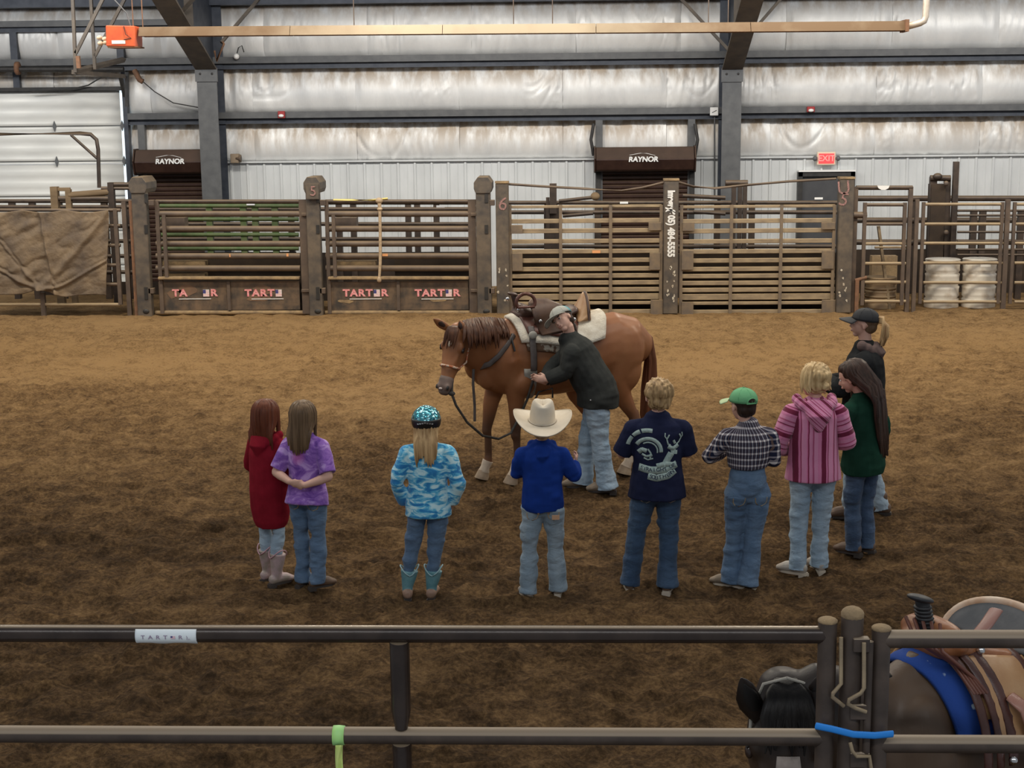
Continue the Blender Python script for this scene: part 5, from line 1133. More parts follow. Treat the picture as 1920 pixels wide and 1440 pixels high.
# ================================================================ horses
TR = [(.76, 1.06, .10, .13), (.68, 1.06, .175, .23), (.55, 1.08, .205, .30), (.38, 1.095, .225, .345), (.20, 1.085, .255, .335), (0, 1.06, .275, .315), (-.22, 1.075, .275, .305), (-.42, 1.13, .265, .300), (-.58, 1.17, .255, .285), (-.72, 1.16, .205, .235), (-.82, 1.12, .12, .15)]
def ringat(x):
    xs = [t[0] for t in TR][::-1]; return [float(np.interp(x, xs, [t[i] for t in TR][::-1])) for i in (1, 2, 3)]
class H: pass
def coatmat(name, a, b, dark=(), white=(), sc=1.0, mottled=0):
    t = Mt(name); f = t.noise(4, 4); c = t.mix(t.step(f, .3, .7), a, b)
    for ce, r, cc in dark: c = t.mix(t.near(ce, r, .45), c, cc)
    for ce, r, cc in white: c = t.mix(t.near(ce, r, .12), c, cc)
    h = t.noise(1, 3, t.mapped((120, 120, 30)))
    return t.out(c, .42, 0, h, .2, .003, spec=.35)
def horse(label, loc, rz, sc, o):
    r = thing('horse', (loc.x, loc.y, loc.z), label, 'horse', rz=rz); h = H(); h.r = r; h.sc = sc
    Ri = Matrix.Rotation(-rz, 3, 'Z')
    h.L = lambda p: Ri @ (V(p) - V(loc))                      # world point -> this horse's own frame (metres)
    s_ = lambda v: V(v) * sc
    h.surf = lambda x, th, off=0.0: (lambda c: V((x * sc, (c[1] * sc + off) * math.sin(th), c[0] * sc + (c[2] * sc + off) * math.cos(th))))(ringat(x))
    q = MB()
    q.loft([s_((t[0], 0, t[1])) for t in TR], [t[2] * sc for t in TR], [t[3] * sc for t in TR], U=(0, 1, 0), n=22)
    q.loft([s_(v) for v in ((.55, 0, 1.33), (.40, 0, 1.395), (.20, 0, 1.375), (.0, 0, 1.30))], [x * sc for x in (.07, .075, .085, .08)], [x * sc for x in (.08, .08, .075, .07)], n=12)   # withers
    E = lambda c, rr: q.ell(s_(c), [x * sc for x in rr], None, 16, 10)
    fx = o['fore']; hx = o['hind']
    for s in (-1, 1):
        a = fx[0 if s > 0 else 1]; y = .135 * s
        E((.50, .135 * s, 1.10), (.16, .10, .24)); E((.36, .165 * s, .90), (.12, .085, .13)); E((.66, .085 * s, .98), (.09, .08, .13))
        q.loft([s_(v) for v in ((.47, .13 * s, 1.10), (.40 * .5 + (a[0]) * .5, y, .86), (a[0] * .8 + .08, y, .68), (a[0], y, .46))], [x * sc for x in (.115, .085, .060, .042)], [x * sc for x in (.12, .10, .072, .046)], U=(0, 1, 0), n=14)
        q.loft([s_(v) for v in ((a[0], y, .49), (a[0] + .004, y, .43), (a[0] - .008, y, .38), (a[0] - .010, y, .22), (a[0] - .006, y, .155), (a[0] + .02, y, .10), (a[0] + .035, y, .06))], [x * sc for x in (.040, .045, .030, .029, .038, .034, .042)], [x * sc for x in (.045, .048, .037, .036, .043, .036, .046)], U=(0, 1, 0), n=14)
        b = hx[0 if s > 0 else 1]; y = .135 * s
        E((-.56, .12 * s, 1.12), (.24, .145, .27)); E((-.60, .13 * s, .96), (.17, .10, .22))
        st = (b[0] + .12, .14 * s, .86)
        q.loft([s_(v) for v in ((-.56, .13 * s, 1.05), st, (b[0] + .03, y, .70), (b[0] - .075, y, .52))], [x * sc for x in (.13, .095, .060, .040)], [x * sc for x in (.20, .135, .085, .050)], U=(0, 1, 0), n=14)
        q.loft([s_(v) for v in ((b[0] - .085, y, .56), (b[0] - .085, y, .49), (b[0] - .065, y, .40), (b[0] - .05, y, .24), (b[0] - .045, y, .165), (b[0] - .02, y, .105), (b[0] - .0, y, .06))], [x * sc for x in (.034, .043, .034, .031, .040, .035, .043)], [x * sc for x in (.045, .055, .043, .038, .046, .037, .047)], U=(0, 1, 0), n=14)
    nk = o['neck']                                           # list of (point local metres, half width, half height)
    q.loft([V(n[0]) for n in nk], [n[1] for n in nk], [n[2] for n in nk], U=o.get('neckU', (0, 1, 0)), n=18)
    O, a_, n_ = V(o['poll']), V(o['down']).normalized(), V(o['face']).normalized(); n_ = (n_ - a_ * n_.dot(a_)).normalized(); l_ = n_.cross(a_) ; k = o.get('hs', sc)
    if o.get('flipl'): l_ = -l_
    h.hd = lambda t, y, z: O + (a_ * t + l_ * y + n_ * z) * k
    hp = [(-.02, .080, .085, -.10), (.05, .103, .115, -.115), (.13, .116, .135, -.135), (.21, .112, .140, -.145), (.30, .090, .118, -.128), (.38, .073, .088, -.100), (.46, .066, .070, -.086), (.53, .068, .068, -.086), (.575, .054, .052, -.088)]
    q.loft([h.hd(t, 0, z) for t, w, d, z in hp], [w * k for t, w, d, z in hp], [d * k for t, w, d, z in hp], U=l_, n=18)
    Rm = Matrix((l_, n_, a_)).transposed()
    for s in (-1, 1):
        q.ell(h.hd(.20, s * .062, -.165), (.045 * k, .105 * k, .095 * k), Rm)      # cheek
        q.ell(h.hd(.155, s * .094, -.055), (.030 * k, .036 * k, .050 * k), Rm)    # brow
        q.ell(h.hd(.535, s * .040, -.050), (.026 * k, .032 * k, .034 * k), Rm)    # nostril wing
        q.loft([h.hd(.22, s * .078, -.06), h.hd(.38, s * .05, -.045)], [.018 * k, .012 * k], n=8)
    q.ell(h.hd(.545, 0, -.135), (.040 * k, .045 * k, .045 * k), Rm); q.ell(h.hd(.10, 0, -.03), (.07 * k, .03 * k, .10 * k), Rm)
    q.blob('body', o['coat'], r, .0105 * sc, 16, lambda co: vnoise(co * 7, 3) * .004)
    for s in (-1, 1):                                        # ears, eyes, nostrils
        et = V(o['ear'][0 if s > 0 else 1]); e0 = V(o['eb'][0 if s > 0 else 1]) if 'eb' in o else h.hd(.005, s * .068, -.065); e1 = h.hd(0, 0, 0) * 0 + et; m = e0.lerp(e1, .5) + l_ * s * .012 * k
        EU = (e1 - e0).cross(n_).normalized(); e = MB(); e.loft([e0, e0.lerp(e1, .2), e0.lerp(e1, .4) + l_ * s * .006 * k, e0.lerp(e1, .6) + l_ * s * .006 * k, e0.lerp(e1, .8), e0.lerp(e1, .93), e1], [x * k for x in (.024, .034, .039, .037, .027, .015, .004)], [x * k for x in (.022, .022, .020, .018, .013, .008, .003)], U=EU, n=12)
        eo = e.build('ear', o['coat'], r)
        e = MB(); off = n_ * .012 * k; e.loft([e0.lerp(e1, .15) + off, e0.lerp(e1, .3) + off, e0.lerp(e1, .55) + off, e0.lerp(e1, .72) + off * .8, e0.lerp(e1, .86) + off * .6], [x * k for x in (.012, .023, .027, .018, .006)], [x * k for x in (.008, .012, .011, .008, .005)], U=EU, n=10); e.build('inner_ear', o['dark'], eo)
        MB().ell(h.hd(.178, s * .115, -.062), (.014 * k, .020 * k, .025 * k), Rm).build('eye', m_eyed, r)
        MB().tube([h.hd(.150, s * .118, -.080), h.hd(.152, s * .125, -.062), h.hd(.165, s * .120, -.042)], .006 * k, 6).build('eyelid', o['dark'], r)
        MB().ell(h.hd(.545, s * .056, -.030), (.012 * k, .015 * k, .022 * k), Rm).build('nostril', m_black, r)
    MB().tube([h.hd(.520, .058, -.120), h.hd(.560, .045, -.112), h.hd(.585, 0, -.105), h.hd(.560, -.045, -.112), h.hd(.520, -.058, -.120)], .004 * k, 6).build('mouth_line', o['dark'], r)
    if 'muzzle' in o: 
        q = MB(); q.loft([h.hd(t, 0, z + .002) for t, w, d, z in hp[-3:]], [(w + .003) * k for t, w, d, z in hp[-3:]], [(d + .002) * k for t, w, d, z in hp[-3:]], U=l_, n=18)
        for s in (-1, 1): q.ell(h.hd(.535, s * .040, -.050), (.028 * k, .034 * k, .036 * k), Rm)
        q.blob('muzzle', o['muzzle'], r, .007, 3)
    for i, b in enumerate((*fx, *hx)):                       # hooves
        s = 1 if i % 2 == 0 else -1; bx = b[0] + (.035 if i < 2 else 0)
        MB().loft([s_((bx, .135 * s, .075)), s_((bx + .012, .135 * s, .03)), s_((bx + .02, .135 * s, .0))], [.043 * sc, .052 * sc, .060 * sc], [.048 * sc, .06 * sc, .068 * sc], U=(0, 1, 0), n=16, dome=False).build('hoof', o['hoof'], r)
        if i in o.get('socks', ()):
            y = .135 * s; x0 = b[0]; zt = .30 if i >= 2 else .13; dx = 0 if i < 2 else -.045
            pts = [(x0 + (.035 if i < 2 else 0), y, .062), (x0 + (.022 if i < 2 else -.02), y, .10), (x0 - .004 + dx, y, .158)] + ([(x0 + dx - .004, y, .24), (x0 + dx - .012, y, .34)] if i >= 2 else [])
            MB().loft([s_(v) for v in pts], [x * sc for x in (.0475, .039, .0435, .036, .037)[:len(pts)]], [x * sc for x in (.0515, .041, .0495, .0425, .045)[:len(pts)]], U=(0, 1, 0), n=14, dome=False).build('white_sock', m_sock, r)
    # tail
    rnd = random.Random(4); q = MB()
    for k2 in range(34):
        a = rnd.uniform(-.05, .05); b = rnd.uniform(-.03, .03); z = rnd.uniform(.22, .36)
        q.loft([s_(v) for v in ((-.80 + b, a * .3, 1.28), (-.88 + b, a * .6, 1.20), (-.91 + b, a, 1.0), (-.90 + b * 1.6, a * 1.4, .75), (-.885 + b * 1.6, a * 1.3, .5), (-.88 + b, a, z))], [x * sc for x in (.014, .02, .022, .022, .018, .004)], n=6)
    q.build('tail', o['tail'], r)
    return h
m_sock = M('white_sock_hair', (.62, .52, .40), (.5, .4, .3), 20, .7); m_hoof = M('hoof_horn', (.28, .20, .13), (.40, .30, .20), 14, .6)
m_leath = M('dark_saddle_leather', (.055, .028, .020), (.10, .05, .033), 9, .45); m_leath_r = M('reddish_saddle_leather', (.15, .052, .032), (.10, .036, .024), 9, .4)
m_tanl = M('tan_saddle_leather', (.38, .20, .09), (.46, .27, .13), 7, .4); m_fleece = M('cream_fleece_pad', (.78, .72, .60), (.60, .53, .42), 14, .95, bs=.6, bsc=70, bd=.01)
m_fleece2 = M('woven_brown_pad', (.17, .10, .06), (.50, .44, .35), 11, .9, lo=.47, hi=.53)
m_cinch = M('grey_cinch', (.42, .40, .35), (.30, .28, .24), 12, .9, bs=.4); m_strap = M('grey_brown_strap', (.075, .06, .055), (.12, .10, .09), 9, .5)
def shell(h, x0, x1, t0, t1, off, th, nm, m, parent=None, ex=None, nu=18, nv=24):
    """ex(v)->(dx0,dx1) shapes the front/back edge along the girth angle"""
    def g(o):
        def f(u, v):
            t = t0 + (t1 - t0) * v; a, b = ex(t) if ex else (0, 0); x = (x0 + a) + ((x1 + b) - (x0 + a)) * u; return h.surf(x, t, off + o)
        return f
    return MB().grid(g(th), nu, nv, g(0)).build(nm, m, parent or h.r)
def strapsurf(h, pts, w, m, nm, parent=None, t=.006):
    q = MB(); q.loft([V(p) for p in pts], [w] * len(pts), [t] * len(pts), U=(1, 0, 0), n=8, dome=False); return q.build(nm, m, parent or h.r)
# ---------------- sorrel horse
rz1 = math.radians(200); R1 = Matrix.Rotation(rz1, 3, 'Z')
hoofG = G(968, 908); L1 = hoofG - R1 @ V((.42, .135, 0)); L1.z = gz(L1.x, L1.y) - .01
SHC = (.27, .105, .042); SHC2 = (.335, .145, .062)
_poll = W(850, 617, L1.y - .62); _muz = W(826, 728, L1.y - .74)
def loc1(p): return Matrix.Rotation(-rz1, 3, 'Z') @ (V(p) - L1)
pl, mz = loc1(_poll), loc1(_muz); dwn = mz - pl
faceW = V((-math.sin(math.radians(24)), -math.cos(math.radians(24)), 0.05)); fl = Matrix.Rotation(-rz1, 3, 'Z') @ faceW
star = pl + dwn.normalized() * .15
print('head len', dwn.length)
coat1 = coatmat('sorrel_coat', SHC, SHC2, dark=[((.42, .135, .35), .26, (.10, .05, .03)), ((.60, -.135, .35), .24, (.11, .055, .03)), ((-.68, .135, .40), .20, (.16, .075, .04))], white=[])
h1 = horse('sorrel horse with a white star, saddled, head turned to the viewer', L1, rz1, 1.0, dict(coat=coat1, dark=M('sorrel_dark_skin', (.05, .025, .018), None, bs=0), hoof=m_hoof, tail=hairmat('sorrel_tail', (.10, .035, .016), (.20, .075, .035)),  # dark skin for inner ears, eyelids and mouth line
    fore=((.42,), (.60,)), hind=((-.62,), (-.28,)), socks=(0, 1, 2, 3), poll=pl, down=dwn, face=fl, hs=dwn.length / .56, muzzle=M('grey_pink_muzzle', (.13, .095, .08), (.22, .15, .12), 10, .6),
    ear=(loc1(W(862, 601, L1.y - .60)), loc1(W(813, 598, L1.y - .66))),
    neck=[((.42, 0, 1.13), .19, .30), ((.58, .01, 1.15), .165, .27), (V((.66, .04, 1.19)).lerp(pl, .35), .125, .21), (V((.66, .04, 1.19)).lerp(pl, .7), .10, .165), (pl - fl * .13 + dwn.normalized() * .06, .075, .12)], neckU=(.2, 1, 0)))
k1 = dwn.length / .56; hd = h1.hd
MB().prism([hd(t + .01, y * 1.15, .006) for t, y in ((.085, .005), (.10, .028), (.13, .018), (.165, .002), (.14, -.012), (.11, -.022))], (hd(0, 0, .012) - hd(0, 0, 0))).build('star_marking', m_sock, h1.r)
MB().ell(hd(.560, -.012, -.024), (.016, .020, .010)).build('snip_marking', M('snip', (.5, .42, .38), None, bs=0), h1.r)
m_mane = hairmat('sorrel_mane', (.045, .018, .010), (.12, .05, .025)); rnd = random.Random(9)
q = MB(); base = V((.50, 0, 1.43)); 
for k in range(56):
    u = k / 55 * .80; c = base.lerp(pl + V((0, 0, .035)), u); c.z += .03 * math.sin(u * PI) ; w = .10 + .05 * (1 - u)
    L = rnd.uniform(.06, .17) * (1.0 if u > .25 else .5); sd = V((0, 1, 0)); d = rnd.uniform(-.03, .03)
    q.loft([c + V((d * .3, -.01, -.01)), c + V((d * .4, .05, .012)), c + V((d, w + .015, -.07)), c + V((d * 1.3 + .01, w + .05, -.07 - L * .5)), c + V((d * 1.5 + .015, w + .055, -.07 - L))], [.010, .016, .018, .015, .003], n=6)
q.build('mane', m_mane, h1.r)
q = MB()
for k in range(16):
    y = (k / 15 - .5) * .10; L = rnd.uniform(.10, .19); q.loft([hd(-.03, y * .5, -.03), hd(.0, y, .012), hd(.06, y * 1.1, .022), hd(L, y * 1.2 + rnd.uniform(-.01, .01), .016)], [.010, .014, .013, .003], n=6)
q.build('forelock', m_mane, h1.r)
# rope halter and lead
m_halter = M('orange_cream_braid', (.50, .16, .07), (.62, .48, .36), 45, .7, lo=.48, hi=.52); 
ht_ = thing('rope_halter', wloc(h1.r), 'orange and cream braided halter on the sorrel horse head', 'halter', rz=rz1)
nose = [hd(.345, math.sin(a) * .082, -.098 + math.cos(a) * .108) for a in [k * PI / 12 for k in range(25)]]
MB().tube(nose, .011, 8).build('noseband', m_halter, ht_)
for s in (-1, 1):
    MB().tube([hd(.345, s * .078, -.125), hd(.27, s * .108, -.19), hd(.14, s * .112, -.165), hd(.03, s * .100, -.12), hd(-.035, s * .05, -.055)], .0075, 8).build('cheek_piece', m_halter, ht_)
MB().tube([hd(.03, .102, -.13), hd(.10, .115, -.22), hd(.17, .100, -.27)], .014, 8).build('tassel', m_halter, ht_)
MB().tube([hd(-.035, .05, -.055), hd(-.045, 0, -.05), hd(-.035, -.05, -.055)], .0075, 8).build('crown_piece', m_halter, ht_)
HWp = lambda px, py, dy: W(px, py, L1.y + dy)
m_rope = M('dark_lead_rope', (.035, .032, .028), (.07, .06, .05), 30, .8)
lr = tag(MB().tube([HWp(848, 706, -.66), HWp(847, 738, -.70), HWp(855, 760, -.7), HWp(876, 792, -.62), HWp(905, 817, -.52), HWp(935, 823, -.42), HWp(958, 812, -.36), HWp(975, 780, -.33), HWp(990, 745, -.33), HWp(1000, 712, -.36)], .0115, 8).build('lead_rope', m_rope, None), 'dark lead rope looping from the halter towards the hands', 'rope')
MB().ell(HWp(847, 738, -.70), (.03, .02, .02)).build('rope_knot', m_rope, lr, True)
# saddle
sd1 = thing('western_saddle', wloc(h1.r), 'brown western saddle with cream fleece pad on the sorrel horse', 'saddle', rz=rz1)
edge = lambda t: (.05 * abs(math.sin(t * 2.2)), -.06 * abs(t) ** 2 * .5)
shell(h1, -.42, .46, -1.18, 1.12, .030, .028, 'fleece_pad', m_fleece, sd1, lambda t: (.10 * max(0, abs(t) - .5), -.06 * abs(t)))
shell(h1, -.16, .40, -1.30, 1.30, .012, .014, 'woven_blanket', m_fleece2, sd1, lambda t: (.05 * max(0, abs(t) - .7), -.08 * abs(t) * .6))
shell(h1, -.17, .40, -.98, .92, .060, .012, 'skirt', m_leath_r, sd1, lambda t: (.14 * max(0, abs(t) - .4), -.07 * abs(t)))
sc_ = lambda x, y, z: V((x, y, z))
q = MB()
q.loft([sc_(.36, 0, 1.475), sc_(.30, 0, 1.50), sc_(.18, 0, 1.475), sc_(.05, 0, 1.455), sc_(-.08, 0, 1.47), sc_(-.16, 0, 1.50)], [.13, .14, .11, .13, .16, .14], [.05, .07, .045, .035, .04, .04], U=(0, 1, 0), n=16)
q.ell((.33, 0, 1.51), (.055, .15, .07)); q.blob('seat', m_leath, sd1, .009, 4)
q = MB(); q.loft([sc_(.36, 0, 1.54), sc_(.375, 0, 1.60), sc_(.385, 0, 1.645)], [.026, .022, .024], n=14); q.ell((.39, 0, 1.655), (.052, .042, .018), Matrix.Rotation(-.25, 3, 'Y')); q.build('horn', m_leath, sd1)
q = MB(); q.grid(lambda u, v: V((-.14 - .10 * v - .02 * math.cos((u - .5) * PI), (u - .5) * .38 * (1 - .15 * v), 1.47 + v * (.175 * math.cos((u - .5) * PI) ** .6 if abs(u - .5) < .499 else 0) - .06 * abs(u - .5) * 2)), 20, 6, lambda u, v: V((-.175 - .10 * v - .02 * math.cos((u - .5) * PI), (u - .5) * .38 * (1 - .15 * v), 1.47 + v * (.175 * math.cos((u - .5) * PI) ** .6 if abs(u - .5) < .499 else 0) - .06 * abs(u - .5) * 2))); q.build('cantle', m_tanl, sd1)
MB().tube([V((-.255 - .02 * math.cos((u - .5) * PI), (u - .5) * .33, 1.47 + .175 * max(0, math.cos((u - .5) * PI)) ** .6 - .06 * abs(u - .5) * 2)) for u in [k / 20 for k in range(21)]], .012, 8).build('cantle_binding', m_leath, sd1)
# fender folded up over the seat with its stirrup hooked on the horn
q = MB(); q.loft([h1.surf(.10, .85, .080), h1.surf(.12, .55, .095), V((.14, .22, 1.50)), V((.20, .15, 1.575)), V((.26, .10, 1.60))], [.13, .15, .15, .11, .05], [.014] * 5, U=(1, 0, 0), n=12); q.build('folded_fender', M('mid_brown_leather', (.14, .075, .045), (.08, .042, .028), 7, .45), sd1)
q = MB(); c = V((.33, .15, 1.60)); q.tube([c + V((.085 * math.cos(a), .02, .075 * math.sin(a))) for a in [k * PI / 10 for k in range(-2, 13)]], .016, 8); q.bar(c + V((-.075, .02, -.04)), c + V((.075, .02, -.04)), .05, .016); q.build('stirrup', m_leath_r, sd1)
for x, y, z in ((.37, .10, 1.53), (.40, -.12, 1.60), (.22, .235, 1.44), (-.09, .24, 1.44)): MB().ell((x, y, z), (.018, .012, .018)).build('concho', m_chrome, sd1)
for x0 in (.30,):
    q = MB(); q.loft([h1.surf(x0, t, .075 - .02 * (t > 1)) for t in (.75, .95, 1.15, 1.4, 1.6, 1.75)], [.030] * 6, [.006] * 6, U=(1, 0, 0), n=8); q.build('latigo', m_strap, sd1)
    MB().ell(h1.surf(x0, .98, .085), (.04, .015, .035)).build('rigging_ring', m_cinch, sd1)
q = MB(); N_ = 26
q.grid(lambda u, v: h1.surf(.24 + .11 * (u - .0) + .04 * abs(v - .5), 1.75 + (2 * PI - 3.5) * v, .022), 4, N_, lambda u, v: h1.surf(.24 + .11 * u + .04 * abs(v - .5), 1.75 + (2 * PI - 3.5) * v, .004)); q.build('cinch', m_cinch, sd1)
def ontrunk(px, py, dy=-.35): return h1.L(HWp(px, py, dy))
bc = [h1.surf(.50, 1.05, .02), h1.surf(.60, 1.35, .03), h1.surf(.68, 1.62, .035)]
q = MB(); q.loft([h1.surf(.44, .85, .03), h1.surf(.52, 1.10, .045), h1.surf(.60, 1.30, .055), h1.surf(.68, 1.45, .06), V((.775, .08, 1.03)), V((.80, 0, 1.02)), V((.775, -.08, 1.03)), h1.surf(.68, -1.45, .06)], [.024] * 8, [.006] * 8, U=(0, 0, 1), n=8); q.build('breast_collar', m_strap, sd1)
MB().tube([h1.surf(.46, .80, .03), h1.surf(.47, 1.0, .04) , h1.surf(.455, 1.28, .035)], .009, 6).build('saddle_string', m_black, sd1)
tag(MB().tube([HWp(888, 692, -.42), HWp(887, 720, -.44), HWp(890, 760, -.42), HWp(890, 790, -.42)], .012, 6).build('hanging_strap', m_strap, None), 'dark strap hanging from the sorrel horse breast collar', 'strap')
tag(MB().tube([HWp(1004, 748, -.3), HWp(1010, 735, -.3), HWp(1036, 728, -.3), HWp(1036, 746, -.3)], .009, 6).build('loose_strap', m_black, None), 'black strap end dangling under the sorrel horse belly', 'strap')
# ---------------- instructor leaning on the horse
g = G(1117, 921); g.z = gz(g.x, g.y); rzi = 1.42; Hh = 1.66
def il(px, py, dy): 
    v = Matrix.Rotation(-rzi, 3, 'Z') @ (W(px, py, g.y + dy) - g); return (v.x / Hh, v.y / Hh, v.z / Hh)
_hy = CAM + ray(1117, 0) * (g.y / ray(1117, 0).y)
d0 = ray(1117, 0)
_py = 720 - FPX * 0   # photo row whose plane point has z = Hh above the ground
lo_, hi_ = 300.0, 900.0
for _ in range(40):
    mid = (lo_ + hi_) / 2
    if W(1117, mid, g.y).z - g.z > Hh: lo_ = mid
    else: hi_ = mid
p = person('instructor in a grey and teal cap and dark jacket leaning on the sorrel horse', 1117, 921, mid, rzi, dict(child=False, hair=hairmat('instructor_hair', (.03, .018, .012), (.06, .035, .025)), jeans=d_light, boot=m_boot_t, bend=.50, side=-.02, bw=1.16, sw=.125, jw=1.16, cw=.050,
    anL=(-.035, -.065), anR=(.035, .075), tyL=.1, tyR=0, hips=(0, -.01, 0), elL=il(1062, 697, -.16), elR=il(1035, 690, .05), wrL=il(1026, 712, -.14), wrR=il(1020, 716, -.04), hdL=(-.05, 1, .10), hdR=(.0, 1, .5), hnL=(1, 0, 0), hnR=(-1, 0, 0), curlL=.5, curlR=.5, hyaw=1.15, hpitch=-.28, hroll=.26, pockets=False, headoff=(-.01, -.030, .012)))
shirt(p, c_char, [(.445, .104, .094), (.50, .108, .096), (.56, .104, .092), (.62, .102, .088), (.70, .106, .086), (.755, .112, .082), (.79, .100, .068), (.825, .060, .052)], 1.22, name='dark_jacket', a=.010)
cap_hair(p, p.o['hair'], .94, disp=.006); q = MB(); q.loft([p.hc + p.Rh @ (V(c) * p.hh) for c in ((0, -.40, .0), (.02, -.5, -.3), (.05, -.42, -.7))], [x * p.hh for x in (.10, .10, .03)], n=10); q.build('ponytail', p.o['hair'], p.r)
t = Mt('grey_teal_cap'); m_gt = t.out(t.mix(t.near(tuple(p.hc + p.Rh @ (V((-.22, -.42, .32)) * p.hh)), .085, .15), (.42, .42, .37), (.12, .38, .42)), .85, 0, t.noise(60, 2), .2, .003)
ballcap(p, m_gt, M('grey_brim', (.40, .39, .33), None, bs=.1)); MB().ell(p.T(-.11, .02, .50), (.02, .02, .02)).build('hem_toggle', m_white, p.r)
# ---------------- bay horse behind the foreground fence
rz2 = math.radians(213); wp2 = W(1735, 1165, NF + .64); R2 = Matrix.Rotation(rz2, 3, 'Z'); S2 = .905
L2 = V((wp2.x, wp2.y, 0)) - R2 @ V((.36 * S2, 0, 0)); L2.z = gz(L2.x, L2.y) - .01
def loc2(p): return Matrix.Rotation(-rz2, 3, 'Z') @ (V(p) - L2)
BP = NF + .30; pl2 = loc2(W(1476, 1302, BP)); mz2 = loc2(W(1482, 1560, BP - .14)); dn2 = (mz2 - pl2).normalized()
coat2 = coatmat('dark_bay_coat', (.085, .052, .032), (.115, .075, .048), dark=[(tuple(pl2), .30, (.022, .015, .012))], white=[])
fl2 = Matrix.Rotation(-rz2, 3, 'Z') @ V((-.02, -1, .38))
h2 = horse('dark bay horse with a tan saddle standing behind the foreground fence', L2, rz2, S2, dict(coat=coat2, dark=M('bay_dark_skin', (.012, .010, .009), None, bs=0), hoof=M('dark_hoof', (.05, .04, .035), None, bs=0), tail=hairmat('black_tail', (.01, .009, .008), (.03, .025, .02)),
    fore=((.45,), (.50,)), hind=((-.62,), (-.52,)), poll=pl2, down=dn2, face=fl2, hs=1.06, eb=(loc2(W(1524, 1350, BP + .05)), loc2(W(1424, 1348, BP + .05))),
    ear=(loc2(W(1536, 1268, BP - .01)), loc2(W(1390, 1272, BP - .01))),
    neck=[((.40, 0, 1.02), .18, .27), ((.55, -.02, 1.04), .155, .24), (V((.60, -.03, 1.05)).lerp(pl2, .4), .12, .19), (V((.60, -.03, 1.05)).lerp(pl2, .75), .095, .15), (pl2 - fl2 * .12 + dn2 * .06, .075, .115)], neckU=(0, 1, 0)))
hd2 = h2.hd; rnd = random.Random(5); q = MB(); m_bm = hairmat('black_forelock', (.006, .005, .005), (.02, .017, .015))
for k in range(34):
    y = (k / 33 - .5) * .14; L = rnd.uniform(.10, .185); q.loft([hd2(-.04, y * .4, -.03), hd2(.0, y * .8, .018), hd2(.07, y * 1.1, .028), hd2(L, y * 1.2 + rnd.uniform(-.02, .02), .022)], [.012, .016, .015, .003], n=6)
q.build('forelock', m_bm, h2.r)
q = MB()
for k in range(70):
    u = k / 69; c = V((.42, 0, 1.27)).lerp(pl2 + V((0, 0, .02)), u); j = rnd.uniform(-.03, .03); q.loft([c + V((0, .02, -.015)), c + V((.01, -.03, .0)), c + V((.01 + j, -.09, -.07)), c + V((j, -.12, -.16 - abs(j)))], [.007, .010, .010, .002], n=6)
q.build('mane', m_bm, h2.r)
m_blz = M('pale_blaze', (.42, .36, .32), (.3, .25, .22), 20, .8)
MB().grid(lambda u, v: hd2(.19 + .33 * v, (u - .5) * (.07 + .07 * v), .006 - .02 * abs(u - .5)), 6, 8, lambda u, v: hd2(.19 + .33 * v, (u - .5) * (.07 + .07 * v), -.02)).build('blaze_marking', m_blz, h2.r)
hl2 = thing('web_halter', wloc(h2.r), 'pale thin halter on the bay horse head', 'halter', rz=rz2)
MB().tube([hd2(.20, .115, -.10), hd2(.06, .105, -.06), hd2(-.03, .07, -.02), hd2(-.05, .0, .0)], .006, 6).build('cheek_piece', m_cinch, hl2); MB().tube([hd2(.20, -.115, -.10), hd2(.06, -.105, -.06), hd2(-.03, -.07, -.02), hd2(-.05, .0, .0)], .006, 6).build('cheek_piece', m_cinch, hl2)
sd2 = thing('western_saddle', wloc(h2.r), 'tan western saddle with black-wrapped horn and blue blanket on the bay horse', 'saddle', rz=rz2)
t = Mt('blue_white_blanket'); m_bb = t.out(t.mix(t.step(t.noise(9, 3), .62, .66), (.012, .055, .27), (.5, .62, .72)), .9, 0, t.noise(150, 2), .3, .003)
shell(h2, -.48, .475, -1.45, 1.45, .012, .016, 'blue_blanket', m_bb, sd2, lambda t: (0, -.10 * abs(t) * .5))
shell(h2, -.30, .37, -1.15, 1.15, .034, .012, 'skirt', m_tanl, sd2, lambda t: (.16 * max(0, abs(t) - .5), -.05 * abs(t)))
shell(h2, -.02, .30, .45, 1.45, .055, .010, 'seat_jockey', m_tanl, sd2, lambda t: (.10 * max(0, t - .6), -.02))
Z2 = 1.245
q = MB(); q.loft([V((.32, 0, Z2 + .10)), V((.26, 0, Z2 + .10)), V((.14, 0, Z2 + .05)), V((.02, 0, Z2 + .03))], [.12, .13, .11, .14], [.05, .06, .04, .03], U=(0, 1, 0), n=16); q.ell((.28, 0, Z2 + .12), (.06, .155, .07)); q.blob('seat', M('orange_brown_leather', (.26, .095, .035), (.34, .14, .06), 6, .35), sd2, .008, 4)
q = MB(); q.loft([V((.32, 0, Z2 + .15)), V((.335, 0, Z2 + .21)), V((.345, 0, Z2 + .255))], [.030, .027, .025], n=14); 
for k in range(6): q.lathe([(.028, -.006), (.033, 0), (.028, .006)], (.322 + .004 * k, 0, Z2 + .165 + .014 * k), 14)
q.ell((.355, 0, Z2 + .268), (.055, .042, .014), Matrix.Rotation(-.3, 3, 'Y')); q.build('horn', M('black_rubber_wrap', (.02, .02, .022), None, rough=.5), sd2)
def cant(o, z0=0):
    def f(u, v):
        a = (u - .5) * PI * .98; R_ = .235 * (v if True else 1); return V((-.03 - .10 * v * math.cos(a) + o, R_ * math.sin(a), Z2 + .02 + .125 * v * math.cos(a) ** .8 + z0))
    return f
